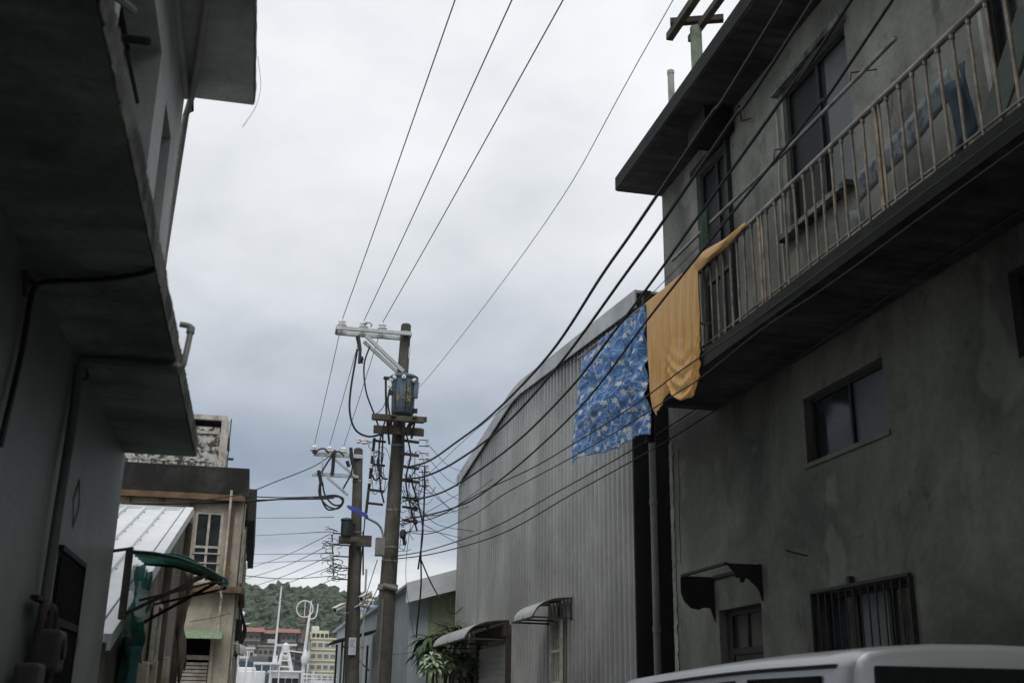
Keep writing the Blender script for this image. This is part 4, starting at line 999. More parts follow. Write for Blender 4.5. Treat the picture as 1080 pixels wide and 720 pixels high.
# drop-out fuse and lead
m = MB().tube([q1(378, 354, -.2), q1(380, 368, -.24), q1(379, 383, -.28)], .03, 8).tube([q1(376, 355, -.2), q1(382, 383, -.25)], .02, 8).lathe(q1(381, 380, -.26), [(.04, 0), (.05, .03), (.03, .08)], 8)
m.build('fuse_cutout', 'cable', up1, smooth=True)
MB().tube(smooth_path([q1(377, 368, -.2), q1(370, 410, -.2), q1(369, 435, -.2), q1(375, 453, -.2), q1(388, 460, -.15), q1(402, 458, -.15)], 8), .02, 8).tube(smooth_path([q1(390, 365, -.2), q1(384, 385, -.2), q1(386, 412, -.2), q1(394, 435, -.2), q1(404, 462, -.2)], 8), .016, 8).tube(smooth_path([q1(384, 343, -.1), q1(387, 340, -.1), q1(392, 342, -.1), q1(391, 345, -.1)], 5), .01, 6).tube(smooth_path([q1(407, 411, -.2), q1(406, 425, -.2), q1(400, 434, -.2), q1(393, 437, -.2)], 6), .008, 6).build('lead_cable', 'cable', up1, smooth=True)
m = MB()
for u, v, w_ in ((430, 375, .045), ): m.box(q1(u, v).x, q1(u, v).x + .03, Y1 - .145, Y1 - .13, q1(430, 380).z, q1(430, 368).z)
m.build('number_plate', 'cctv', up1)
# transformer
tc_ = q1(424, 436, -.3); tx, ty = tc_.x, Y1 - .36; tz0 = P(424, 437, Y=ty).z; tz1 = P(424, 397, Y=ty).z
tf = MB().lathe((tx, ty, tz0), [(.2, 0), (.215, .02), (.225, .35), (.24, tz1 - tz0 - .1), (.245, tz1 - tz0 - .06), (.275, tz1 - tz0 - .055), (.28, tz1 - tz0 - .02), (.24, tz1 - tz0 + .01), (.05, tz1 - tz0 + .03)], 28).build('transformer', 'transformer', up1, smooth=True)
m = MB()
for k in range(5):
    a = -2.5 + k * .45; m.bar((tx + .232 * math.cos(a), ty + .232 * math.sin(a), tz0 + .1), (tx + .238 * math.cos(a), ty + .238 * math.sin(a), tz1 - .12), .014, .03, (math.cos(a), math.sin(a), 0))
m.box(tx + .22, tx + .28, ty - .1, ty + .02, tz0 + .42, tz0 + .62).box(tx + .18, tx + .26, ty - .2, ty - .12, tz0 + .3, tz0 + .66)
m.build('cooling_rib', 'transformer', tf)
m = MB()
for a, z_ in ((-2.75, .62), (-2.4, .66), (-1.7, .66), (-.9, .62), (-.35, .6), (-2.9, .5), (-2.9, .36)):
    c = Vector((tx + .24 * math.cos(a), ty + .24 * math.sin(a), tz0 + z_)); insulator(m, c, .5, (math.cos(a), math.sin(a), .5))
m.build('bushing', 'porcelain', tf, smooth=True)
m = MB().box(tx - .4, tx - .26, ty - .1, ty, tz1 - .09, tz1 - .05).tube(smooth_path([(tx - .36, ty - .06, tz1 - .08), (tx - .34, ty - .08, tz0 + .3), (tx - .3, ty - .06, tz0 - .1), (tx - .22, ty, tz0 - .6)], 6), .022, 8)
m.tube(smooth_path([(tx - .26, ty - .05, tz0 + .5), (tx - .3, ty - .1, tz0 + .2), (tx - .2, ty - .15, tz0 - .3)], 6), .018, 8).box(tx + .2, tx + .27, ty - .15, ty - .07, tz0 + .02, tz0 + .1).box(tx - .3, tx - .22, ty - .12, ty - .04, tz0 + .36, tz0 + .44)
for dx in (-.16, .02, .12): m.tube(smooth_path([(tx + dx, ty - .24, tz0 + .62), (tx + dx * 1.2, ty - .27, tz0 + .3), (tx + dx * .8, ty - .24, tz0 - .05)], 5), .01, 6)
m.build('transformer_lead', 'cable', tf, smooth=True)
# yellow stencilled marks (a digit pair over a letter-dash-number row), wrapped on the can
def glyph(mb, strokes, c0, z0, s):
    for (x0, y0), (x1, y1) in strokes:
        pts = []
        for k in range(4):
            f = k / 3; a = -1.571 + ((x0 + (x1 - x0) * f) * s + c0) / .24; z = z0 + (y0 + (y1 - y0) * f) * s
            pts.append((tx + .243 * math.cos(a), ty + .243 * math.sin(a), z))
        mb.tube(pts, .008, 5)
G = {'7': [((0, 1), (.6, 1)), ((.6, 1), (.2, 0))], '6': [((.6, 1), (0, .6)), ((0, .6), (0, 0)), ((0, 0), (.6, 0)), ((.6, 0), (.6, .5)), ((.6, .5), (0, .5))], 'F': [((0, 0), (0, 1)), ((0, 1), (.6, 1)), ((0, .5), (.5, .5))], '-': [((0, .5), (.4, .5))], '0': [((0, 0), (0, 1)), ((0, 1), (.6, 1)), ((.6, 1), (.6, 0)), ((.6, 0), (0, 0))]}
for ch, cx_, cz_ in (('7', -.02, .4), ('6', .06, .4), ('F', -.13, .22), ('-', -.05, .22), ('6', .02, .22), ('0', .1, .22)): m = MB(); glyph(m, G[ch], cx_, tz0 + cz_, .09); m.build('stencil_mark', 'yellowpaint', tf)
# platform arms under the transformer
def arm(mb, u0, v0, u1, v1, dy, th=.05, h=.1):
    a, b = P(u0, v0, Y=Y1 + dy), P(u1, v1, Y=Y1 + dy); z = (a.z + b.z) / 2
    mb.box(a.x, b.x, a.y - th / 2, a.y + th / 2, z - h / 2, z + h / 2)
m = MB()
arm(m, 392, 439, 447, 443, -.62, .06, .1); arm(m, 393, 438, 450, 443, -.22, .06, .1); arm(m, 393, 440, 447, 444, .2, .06, .1)
arm(m, 394, 452, 447, 457, -.24, .06, .14); arm(m, 394, 450, 445, 455, .22, .06, .1)
m.bar((tx - .2, Y1 - .7, P(420, 443, Y=Y1 - .6).z + .07), (tx - .2, Y1 + .25, P(420, 443, Y=Y1 - .6).z + .07), .08, .04).bar((tx + .2, Y1 - .7, P(420, 443, Y=Y1 - .6).z + .07), (tx + .2, Y1 + .25, P(420, 443, Y=Y1 - .6).z + .07), .08, .04)
m.bar(P(434, 462, Y=Y1 - .2), P(438, 440, Y=Y1 - .5), .04, .04)
m.build('platform_beam', 'wood', up1, bevel=.005)
# low voltage arms with spool insulators on the right
SP = []
for v in (465, 479, 492.5, 507):
    a, b = P(424, v - 1, Y=Y1 - .2), P(442, v + 1.5, Y=Y1 - .2); rk = MB().bar(a, b, .04, .05)
    rk = rk.build('low_voltage_arm', 'wood' if v < 500 else 'rusty', up1)
    c = P(445, v + 2, Y=Y1 - .2); m = MB()
    m.bar(c + Vector((-.06, 0, .06)), c + Vector((.13, 0, .06)), .02, .014).bar(c + Vector((-.06, 0, -.06)), c + Vector((.13, 0, -.06)), .02, .014)
    m.build('spool_clevis', 'cable', rk)
    MB().lathe(c + Vector((.1, 0, -.045)), [(.022, 0), (.032, .012), (.02, .03), (.02, .06), (.032, .078), (.022, .09)], 10).build('spool_insulator', 'porcelain', rk, smooth=True); SP.append(c + Vector((.1, 0, 0)))
for v in (524, 534, 548): MB().bar(P(424, v, Y=Y1 - .2), P(441, v + 2.5, Y=Y1 - .2), .03, .04).lathe(P(438, v + 2, Y=Y1 - .2), [(.03, -.05), (.045, -.02), (.045, .03), (.02, .05)], 8).build('low_voltage_arm', 'rusty', up1)
# left upright with ties
up_t = P(395, 462, Y=Y1 - .1); up_b = P(386, 541, Y=Y1 - .1)
rk = MB().bar(up_t, up_b, .075, .05).build('side_rack', 'rusty', up1)
for k, v in enumerate((465, 490, 517, 531)):
    c0, c1 = P(393 - k * 2.4, v - 1, Y=Y1 - .1), P(407 - k, v + 1, Y=Y1 - .1)
    MB().bar(c0, c1, .035, .04).build('tie_bar', 'rusty', rk)
m = MB()
for u, v in ((393, 479), (391, 492), (390, 508), (378, 465), (386, 466), (383, 466)): m.lathe(P(u, v, Y=Y1 - .16) - Vector((0, 0, .04)), [(.03, 0), (.045, .02), (.03, .045), (.045, .07), (.025, .09)], 10)
m.build('spool_insulator', 'porcelain', rk, smooth=True)
MB().bar(P(376, 465, Y=Y1 - .12), P(394, 466, Y=Y1 - .12), .03, .03).build('tie_bar', 'steel', rk)
# tangles of service wire
m = MB(); r_ = random.Random(21)
def tang(cu, cv, ru, rv, n, thick):
    for k in range(n):
        a0_ = r_.uniform(0, 6.28); pts = []
        cu_, cv_ = cu + r_.uniform(-6, 6), cv + r_.uniform(-10, 10); s_ = r_.uniform(.4, 1)
        dy = r_.uniform(-.4, .05)
        for j in range(7):
            a = a0_ + j * r_.uniform(.5, .9); pts.append(P(cu_ + ru * s_ * math.cos(a), cv_ + rv * s_ * math.sin(a), Y=Y1 + dy + .02 * j))
        m.tube(smooth_path(pts, 5), thick * r_.uniform(.7, 1.2), 5)
tang(437, 510, 12, 30, 8, .006); tang(430, 540, 14, 20, 6, .007); tang(400, 500, 11, 26, 6, .006); tang(425, 565, 11, 13, 4, .005); tang(448, 520, 11, 10, 3, .006); tang(398, 480, 9, 12, 3, .006)
m.build('wire_tangle', 'cable', up1, smooth=True)
m = MB()
for pts in ([(404, 455), (403, 480), (401, 500), (396, 506), (392, 500)], [(407, 440), (400, 470), (401, 510), (405, 530)], [(428, 455), (433, 480), (428, 505), (432, 530), (440, 560)], [(432, 500), (442, 535), (446, 560), (441, 600)], [(400, 478), (398, 490), (403, 503), (409, 505)], [(421, 445), (426, 470), (424, 500)]):
    m.tube(smooth_path([P(u, v, Y=Y1 - .27) for u, v in pts], 6), .017, 7)
m.build('riser_cable', 'cable', up1, smooth=True)
m = MB(); c = P(425, 562, Y=Y1 - .28); m.lathe(c + Vector((0, 0, -.1)), [(.03, 0), (.06, .03), (.06, .13), (.03, .17)], 10).tube([c, c + Vector((.04, 0, -.22))], .03, 8).build('splice_closure', 'cable', up1, smooth=True)
MB().box(*sorted((P(396, 575, Y=Y1 - .25).x, P(405.5, 575, Y=Y1 - .25).x)), Y1 - .34, Y1 - .17, P(400, 586, Y=Y1 - .25).z, P(400, 567, Y=Y1 - .25).z).build('meter_box', 'boxgrey', up1, bevel=.01)
m = MB().tube([P(404, 617, Y=Y1 - .18), P(419, 621, Y=Y1 - .18)], .05, 10); band(m, P(410, 622, Y=Y1).z, .1, .03); m.build('cable_collar', 'boxgrey', up1, smooth=True)
MB().tube([(2.22, Y1 - .19, 0), (2.26, Y1 - .18, 3.4)], .02, 6).build('ground_conduit', 'pvcdark', up1)
# street lamp on the pole
sl = empty('street_lamp', P(405, 575, Y=Y1 - .2), 'street lamp with a blue head on a curved arm fixed to the front utility pole', 'street lamp')
MB().tube(smooth_path([P(404, 590, Y=Y1 - .22), P(403.5, 563, Y=Y1 - .24), P(399, 553, Y=Y1 - .3), P(391, 548, Y=Y1 - .4), P(385, 545, Y=Y1 - .5)], 6), .022, 10).build('lamp_arm', 'steel', sl, smooth=True)
ha, hb = P(388, 545, Y=Y1 - .5), P(366, 534, Y=Y1 - .7)
dv = (hb - ha); hd = MB()
for f_, (w0, h0) in ((0, (.03, .03)), (.06, (.06, .045)), (.5, (.08, .055)), (.9, (.07, .045)), (1, (.04, .02))):
    c = ha + dv * f_; s_ = Vector((.3, .95, 0)).normalized() * w0; u_ = Vector((0, 0, h0))
    hd.v += [tuple(c - s_ - u_ * .6), tuple(c + s_ - u_ * .6), tuple(c + s_ * .8 + u_), tuple(c - s_ * .8 + u_)]
for k in range(4): hd.f += [(k * 4 + j, k * 4 + (j + 1) % 4, k * 4 + 4 + (j + 1) % 4, k * 4 + 4 + j) for j in range(4)]
hd.f += [(0, 1, 2, 3), (19, 18, 17, 16)]
hd.build('lamp_head', 'lampblue', sl, bevel=.008)

# ---- rear pole
Y2 = 28.0
def q2(u, v, dy=0): return P(u, v, Y=Y2 + dy)
base2 = q2(371, 720); top2 = q2(378, 474)
def pc2(z): return base2 + (top2 - base2) * ((z - base2.z) / (top2.z - base2.z))
up2 = empty('utility_pole', (pc2(0).x, Y2, 0), 'rear utility pole with paired white crossarms and a paper notice low on its shaft', 'utility pole', 'concrete utility poles')
MB().tube([pc2(z) for z in np.linspace(0, top2.z, 12)], .2, 18, .115).lathe(pc2(top2.z), [(.115, 0), (.09, .03), (.03, .05)], 16).build('shaft', 'pole', up2, smooth=True)
m = MB()
for z in (7.5, 6.9, 5.6):
    m = MB(); m.lathe(pc2(z), [(.2 - .011 * z + .008, 0), (.2 - .011 * z + .008, .035)], 18); m.build('clamp_band', 'boxgrey', up2)
def arm2(mb, u0, v0, u1, v1, dy, h=.1, th=.06):
    a, b = P(u0, v0, Y=Y2 + dy), P(u1, v1, Y=Y2 + dy); z = (a.z + b.z) / 2; mb.box(a.x, b.x, a.y - th / 2, a.y + th / 2, z - h / 2, z + h / 2); return z
m = MB(); z_hv = arm2(m, 331, 478, 383, 482, -.15); arm2(m, 334, 477, 383, 481, .15); z_l = arm2(m, 329, 500, 378, 503, -.16, .07); arm2(m, 332, 499.5, 378, 502, .15, .07)
for dy in (-.2, .19):
    m.bar(q2(351, 482, dy), q2(375, 503, dy), .05, .06).bar(q2(345, 503, dy), q2(367, 522, dy), .05, .06)
for u in (340, 352): m.bar(q2(u, 481, -.2), q2(u, 500, -.2), .035, .035)
m.build('crossarm', 'steel', up2, bevel=.004)
HV2 = []
for u in (331, 347, 362):
    x_ = q2(u, 478).x; m = MB(); insulator(m, (x_, Y2, z_hv + .05), 1.2); m.build('insulator', 'porcelain', up2, smooth=True); HV2.append(Vector((x_, Y2, z_hv + .27)))
m = MB()
for pts in ([(354, 475), (350, 480)], [(370, 472), (371, 484), (372, 490)], [(352, 480), (351, 495), (350, 500)], [(336, 496), (338, 505), (339, 512)], [(332, 474), (331, 478)], [(366, 486), (368, 492)]): m.tube([q2(u, v, -.25) for u, v in pts], .045, 8)
m.build('cable_termination', 'cable', up2, smooth=True)
m = MB()
for pts in ([(338, 508), (339, 525), (346, 537), (358, 534), (361, 526), (352, 522), (330, 525)], [(340, 508), (343, 522), (352, 532), (361, 531), (360, 524), (340, 524)], [(339, 498), (347, 485), (353, 478)], [(337, 510), (337, 522), (345, 533), (356, 536), (362, 529), (356, 522)], [(363, 481), (358, 476), (353, 477)], [(347, 478), (342, 473), (336, 474), (332, 479)], [(372, 490), (370, 500), (362, 515)]):
    m.tube(smooth_path([q2(u, v, -.28) for u, v in pts], 6), .022, 7)
m.build('cable_loop', 'cable', up2, smooth=True)
# small transformers + platform
m = MB(); z_p = P(370, 568, Y=Y2).z
m.box(q2(356, 568).x, q2(376, 568).x, Y2 - .45, Y2 - .35, z_p - .12, z_p).box(q2(376, 570).x, q2(391, 570).x, Y2 - .25, Y2 - .17, z_p - .2, z_p + .07).box(q2(358, 568).x, q2(386, 568).x, Y2 + .15, Y2 + .25, z_p - .1, z_p)
m.build('platform_beam', 'wood', up2)
m = MB(); m.lathe((q2(364, 560).x, Y2 - .42, z_p + .005), [(.13, 0), (.14, .1), (.14, .36), (.16, .38), (.15, .42), (.05, .45)], 16); m.lathe((q2(369, 560).x, Y2 - .3, z_p + .005), [(.1, 0), (.11, .3), (.12, .33), (.04, .38)], 14)
m.build('transformer', plain('dark_teal_can', (.016, .024, .026), .5), up2, smooth=True)
m = MB()
for u, v in ((350, 562), (351, 574), (350, 586), (351, 598), (352, 610), (345, 556), (342, 571)): m.lathe(q2(u, v, -.2), [(.03, -.05), (.05, -.03), (.03, 0), (.05, .03), (.03, .05)], 8)
m.build('spool_insulator', 'porcelain', up2, smooth=True)
m = MB()
for v in (562, 574, 586, 598, 610): MB().bar(q2(350, v, -.2), q2(370, v + 1, -.2), .03, .03).build('low_voltage_arm', 'rusty', up2)
MB().bar(q2(344, 556, -.2), q2(356, 560, -.2), .025, .025).bar(q2(342, 571, -.2), q2(352, 574, -.2), .025, .025).bar(q2(350, 560, -.2), q2(352, 612, -.2), .03, .03).build('side_rack', 'rusty', up2)
m = MB(); r_ = random.Random(33)
for k in range(22):
    cu, cv = r_.uniform(342, 362), r_.uniform(560, 612); s_ = r_.uniform(3, 7); a0_ = r_.uniform(0, 6); dy = r_.uniform(-.4, 0)
    m.tube(smooth_path([q2(cu + s_ * 1.3 * math.cos(a0_ + j * .8), cv + s_ * .6 * math.sin(a0_ + j * .8), dy) for j in range(7)], 4), .008, 5)
m.build('wire_tangle', 'wire', up2, smooth=True)
MB().tube([q2(369, 575, -.2), q2(366, 640, -.22), q2(362, 720, -.24)], .022, 6).tube([q2(385, 545, -.15), q2(381, 590, -.15), q2(378, 640, -.2)], .016, 6).tube([q2(383, 560, -.1), q2(383, 606, -.1)], .02, 6).build('riser_cable', 'cable', up2, smooth=True)
# notice
c = q2(371.5, 681, -.21); t = MB().box(c.x - .085, c.x + .085, c.y - .012, c.y, c.z - .2, c.z + .2)
t = t.build('pole_notice', 'paper', None, loc=c); tag(t, 'small pale blue and white paper notice on the rear utility pole', 'notice')
m = MB(); r_ = random.Random(2)
for k in range(5): m.box(c.x - .06, c.x + .03 + r_.uniform(0, .03), c.y - .014, c.y - .0121, c.z + .14 - k * .035, c.z + .155 - k * .035)
m.box(c.x - .07, c.x + .07, c.y - .014, c.y - .0121, c.z - .02, c.z - .012).box(c.x - .03, c.x - .02, c.y - .014, c.y - .0121, c.z - .18, c.z - .025).box(c.x + .035, c.x + .045, c.y - .014, c.y - .0121, c.z - .18, c.z - .025)
m.build('print', 'ink', t)
def cctv(p_back, p_front, mount, label):
    p0, p1 = Vector(p_back), Vector(p_front); d = (p1 - p0).normalized(); t = empty('security_camera', p0, label, 'camera', 'security cameras on the rear pole')
    MB().tube([p0, p1], .06, 14).lathe(p1, [(.066, -.06), (.07, .03)], 14, d).build('housing', 'cctv', t, smooth=True)
    MB().bar(p0 + Vector((0, 0, .075)), p1 + d * .08 + Vector((0, 0, .075)), .14, .012).build('sunshield', 'cctv', t, bevel=.003)
    MB().lathe(p1 + d * .031, [(.045, 0), (.045, .004)], 14, d).build('lens', 'vanglass', t)
    MB().tube(smooth_path([p0.lerp(p1, .4) - Vector((0, 0, .05)), p0.lerp(p1, .4) - Vector((0, 0, .12)), Vector(mount)], 4), .018, 8).build('mount_arm', 'cctv', t, smooth=True)
cctv(q2(362, 639, -.35), q2(354, 643, -.55), q2(367, 646, -.15), 'left one of the two white security cameras on the rear pole, aimed down the lane')
cctv(q2(391, 626, -.3), q2(382, 631, -.5), q2(374, 640, -.15), 'higher white security camera on the right side of the rear pole')
m = MB().tube([q2(378, 637, -.1), q2(392, 640, -.1)], .05, 8).build('junction_tube', 'cctv', up2, smooth=True)

# ============================================================ OVERHEAD WIRES
def ext(pts, L_=9, lift=0):
    a, b = pts[-2], pts[-1]; d = (b - a).normalized(); return pts + [b + d * L_ + Vector((0, 0, lift))]
# high-voltage lines from the crossarm towards and past the camera
for i, (u, lab) in enumerate(((480, 'leftmost of the three thin high wires running up from the front pole crossarm'), (540, 'middle one of the three thin high wires running up from the front pole crossarm'), (594, 'right one of the three thin high wires running up from the front pole crossarm'))):
    e = PL(u, 0, HV[i].x, HV[i].y, .03 + .008 * i); mid = (HV[i] + e) / 2 - Vector((0, 0, .03))
    wire(lab, ext([HV[i], mid, e], 14), .0075, 'wire', 'high voltage wires', 'high_voltage_wire', cat='wire')
s_ = Vector((2.62, Y1, P(445, 405, Y=Y1).z)); e = PL(710, 0, 2.82, 20.9, .04); p_ = P(448, 402, Y=20.8)
wire('faint thin wire rising alone right of the three high wires', ext([s_, p_, PL(575, 235, 2.82, 20.9, .04), e], 12), .0045, 'wire', None, 'service_wire', cat='wire')
for i in range(3):
    wire(['left', 'middle', 'right'][i] + ' thin wire slanting between the crossarms of the two poles', [HV[i] + Vector((0, .05, -.05)), (HV[i] + HV2[i]) / 2 - Vector((0, 0, .05)), HV2[i]], .007, 'wire', 'wires between the two poles', 'high_voltage_wire', cat='wire')
# thick cables running from the pole past the balcony
def cab(lab, px_, k, r, mat='cable', x0=2.6, lift=.5, L_=9, yb=None):
    pts = [PL(u, v, x0, 20.9, k) for u, v in px_]
    return wire(lab, ext(pts, L_, lift), r, mat, 'cables along the lane', 'overhead_cable')
cab('uppermost thick black cable crossing in front of the eave', [(428, 493), (452, 486), (480, 467), (520, 436), (580, 373), (635, 290), (670, 240), (745, 128), (827, 0)], .07, .017)
cab('second thick black cable from the top crossing in front of the cement building', [(424, 505), (448, 502), (480, 487), (530, 450), (590, 384), (659, 290), (695, 240), (770, 130), (858, 0)], .085, .017)
cab('third thick black cable crossing the blue bedsheet corner and the balcony door', [(425, 528), (450, 524), (480, 512), (540, 470), (600, 411), (640, 360), (692, 291), (728, 240), (800, 140), (860, 55), (898, 0)], .1, .015)
cab('fourth black cable crossing the blue and orange bedsheets', [(424, 548), (455, 542), (485, 533), (509, 520), (560, 479), (620, 420), (680, 341), (720, 290), (760, 240), (860, 115), (945, -5)], .108, .013)
def cab2(lab, px_, k, tail, r, x0=2.4):
    return wire(lab, [PL(u, v, x0, 20.8, k) for u, v in px_] + [Vector(p) for p in tail], r, 'cable', 'cables along the lane', 'overhead_cable')
cab2('thin cable crossing the orange bedsheet just above its hem', [(424, 552), (460, 545), (509, 518), (560, 494), (598, 472), (645, 443)], .2, [P(690, 412, X=4.18), P(716, 392, X=4.26), P(741, 375, X=4.38), (4.56, 9.6, 5.23), (4.56, 8, 5.22), (4.56, 5, 5.23), (4.56, -6, 5.22)], .0085)
cab2('thin cable crossing the swag of the orange bedsheet', [(424, 560), (455, 562), (500, 542), (533, 520), (598, 485), (645, 458)], .2, [P(690, 430, X=4.18), P(716, 413, X=4.26), P(741, 397, X=4.38), (4.58, 9.4, 5.1), (4.6, 8, 5.08), (4.6, 5, 5.1), (4.6, -6, 5.08)], .0075)
for lab, px_, pw in (('upper one of the two thin cables running under the balcony slab', [(412, 587), (455, 579), (520, 556), (585, 520), (667, 474)], [(758, 416), (812, 384), (884, 330), (957, 286), (1080, 210)]), ('lower one of the two thin cables running under the balcony slab', [(410, 590), (460, 583), (530, 562), (603, 521), (691, 472)], [(776, 419), (848, 373), (920, 324), (993, 275), (1080, 220)])):
    tail = [P(u, v, X=5.32) for u, v in pw]; cab2(lab, px_, .33, tail + [tail[-1] + Vector((0, -9, .05))], .009)
cab('faint thin wire crossing the warehouse wall between the thick cables', [(436, 515), (500, 455), (560, 410), (620, 372), (667, 330)], .1, .0045, 'wire', lift=.1, L_=2)
# warehouse service drops
TG = [(SP[0], (520, 488)), (SP[1], (520, 503)), (SP[2], (520, 516)), (SP[3], (520, 533))]
nm = ['top', 'second', 'third', 'lowest']
for i, (s_, (u, v)) in enumerate(TG):
    e = P(487, 497 + i * 15.5 - (0 if i < 3 else 2), X=5.35)
    wire(nm[i] + ' of the four thin wires running from the front pole spools to the warehouse edge', [s_, (s_ + e) / 2 - Vector((0, 0, .12)), e], .006, 'wire', 'service wires to the warehouse', 'service_wire', cat='wire')
LW_ = [((430, 520), (460, 552), (500, 560)), ((428, 535), (460, 543), (495, 534)), ((428, 545), (470, 540), (520, 505)), ((430, 560), (455, 560), (487, 567)), ((438, 548), (460, 560), (487, 575)), ((428, 552), (450, 540), (487, 519)), ((426, 500), (450, 516), (480, 541))]
for i, pts in enumerate(LW_):
    a, b, c = pts; wire('thin sagging service wire strung between the front pole and the warehouse corner', [P(*a, Y=Y1 - .2), P(*b, Y=25), P(*c, X=5.35)], .0075, 'cable', 'service wires near the warehouse corner', 'service_wire', cat='wire')
wire('twisted vertical cable hanging from the spools right of the front pole', [P(448, 492, Y=20.9), P(447, 540, Y=20.9), P(444, 580, Y=21.2), P(444, 618, Y=21.8), P(440, 660, Y=22.5), P(439, 672, Y=23)], .016, 'cable', None, 'hanging_cable')
wire('slack cable drooping from the hanging cable to the warehouse corner', [P(444, 590, Y=20.9), P(455, 615, Y=23), P(468, 637, Y=27), P(478, 647, Y=29), P(488, 640, X=5.3)], .015, 'cable', None, 'hanging_cable')
wire('thin looping wire drooping over the blue grey shed wall', [P(436, 530, Y=21), P(428, 600, Y=24), P(433, 650, Y=27), P(440, 690, Y=30)], .006, 'wire', None, 'hanging_wire', cat='wire')
wire('thin wire strung low across the blue grey shed wall', [P(405, 690, Y=26), P(425, 689, Y=29), P(440, 686, Y=31.5)], .006, 'wire', None, 'service_wire', cat='wire')
for i, (a, b) in enumerate((((402, 612), (376, 668)), ((398, 590), (382, 640)))):
    wire(['lower', 'upper'][i] + ' thin stay wire slanting between the front pole and the rear pole', [P(*a, Y=21), P(*b, Y=28)], .008, 'wire', 'stay wires between the poles', 'stay_wire', cat='wire')
wire('long cable from the beige house roof corner up to the rear pole crossarm', [P(200, 529, Y=26), P(255, 521, Y=26.3), P(290, 508, Y=27), P(330, 492, Y=27.8), P(352, 478, Y=27.8)], .012, 'cable', None, 'overhead_cable')
for i, (pts, r) in enumerate(((((128, 531), (180, 531), (256, 529), (300, 526), (352, 525)), .02), (((256, 523), (300, 524.5), (345, 523)), .013), (((256, 529), (270, 527), (345, 526)), .012))):
    wire(['thick black cable strung across the beige house front to the rear pole loop', 'upper thinner cable alongside the thick one left of the rear pole', 'lower thinner cable alongside the thick one left of the rear pole'][i], [P(u, v, Y=26.6 + .2 * j) for j, (u, v) in enumerate(pts)], r, 'cable', None, 'overhead_cable')
FAN = [((253, 602), (300, 586), (350, 562)), ((253, 612), (300, 597), (350, 573)), ((255, 622), (300, 607), (350, 585)), ((255, 635), (300, 616), (350, 597)), ((250, 606), (300, 610), (352, 607)), ((258, 565), (300, 563), (352, 560)), ((258, 584), (300, 584), (352, 583)), ((258, 546), (305, 546), (352, 545)), ((262, 640), (310, 628), (352, 610)), ((256, 594), (300, 592), (352, 590))]
for i, pts in enumerate(FAN):
    yy = (44, 44, 44, 44, 30, 60, 60, 60, 48, 60)[i]
    wire('thin wire fanning out leftwards from the rear pole past the beige house', [P(*pts[0], Y=yy), P(*pts[1], Y=(yy + 28) / 2), P(*pts[2], Y=28)], .009 if yy < 50 else .011, 'wire', 'wires fanning left from the rear pole', 'service_wire', cat='wire')
wire('thin cable hanging from the beige house eave corner down its lane side', [P(262, 545, Y=27), P(257, 600, Y=27.2), P(253, 650, Y=27.4), P(252, 700, Y=27.6)], .008, 'cable', None, 'hanging_cable')
wire('thin wire sagging low across the beige house front', [P(200, 655, Y=25.5), P(225, 651, Y=26), P(243, 646, Y=26.6)], .007, 'wire', None, 'service_wire', cat='wire')

# ============================================================ BOATS
def z60(v): return P(300, v, Y=60).z
def x60(u, v=690): return P(u, v, Y=60).x
def hull(mb, x0, x1, y0, y1, z0, z1, bow=.35):
    n = 10; secs = []
    for k in range(n + 1):
        t = k / n; y = y0 + (y1 - y0) * t; w_ = (1 - max(0, (t - 1 + bow) / bow) ** 2 * .95); c = (x0 + x1) / 2; hw = (x1 - x0) / 2 * w_; sh_ = .5 * t ** 3
        secs.append([(c - hw, y, z1 + sh_), (c - hw * .85, y, (z0 + z1) / 2), (c - hw * .4, y, z0), (c + hw * .4, y, z0), (c + hw * .85, y, (z0 + z1) / 2), (c + hw, y, z1 + sh_)])
    o = len(mb.v)
    for s in secs: mb.v += s
    for k in range(n):
        for j in range(5): a = o + k * 6 + j; mb.f.append((a, a + 1, a + 7, a + 6))
        mb.f.append((o + k * 6 + 5, o + k * 6, o + k * 6 + 6, o + k * 6 + 11))
    mb.f.append(tuple(o + j for j in range(6)))
# boat A: radar tower
xa, xb = x60(286), x60(316)
bt = empty('fishing_boat', ((xa + xb) / 2, 56, -1.2), 'white fishing boat with a radar scanner on its tapering tower, in the harbour gap', 'boat', 'fishing boats moored in the harbour')
m = MB(); hull(m, xa - 1.2, xb + 1.2, 54, 70, -1.6, 1.6); m.build('hull', 'boatwhite', bt, smooth=False)
wz = z60(709)
wv = MB().box(xa, xb, 59, 64, 1.6, wz).box(xa - .12, xb + .12, 58.8, 64.2, wz, wz + .08); wv = wv.build('wheelhouse', 'boatwhite', bt, bevel=.03)
for k in range(4):
    a = xa + .12 + k * (xb - xa - .1) / 4; window(wv, FY(58.99), a, a + .3, wz - .75, wz - .28, depth=-.02, fmat='frame', nv=0, fw=.03)
m = MB(); ca_, cb_ = x60(294), x60(309); ct0, ct1 = x60(298), x60(304); tz = z60(687)
for (bx, tx_) in ((ca_, ct0), (cb_, ct1)):
    for yy, ty_ in ((60, 60.3), (61.2, 60.9)): m.bar((bx, yy, wz + .08), (tx_, ty_, tz), .12, .12)
for f_ in (.3, .6, .85):
    xl = ca_ + (ct0 - ca_) * f_; xr_ = cb_ + (ct1 - cb_) * f_; z_ = wz + (tz - wz) * f_; m.bar((xl, 60 + .3 * f_, z_), (xr_, 60 + .3 * f_, z_), .07, .07)
m.box(ct0 - .08, ct1 + .08, 60.2, 61.0, tz, tz + .07)
m.build('mast_tower', 'boatwhite', bt)
rc = (ct0 + ct1) / 2
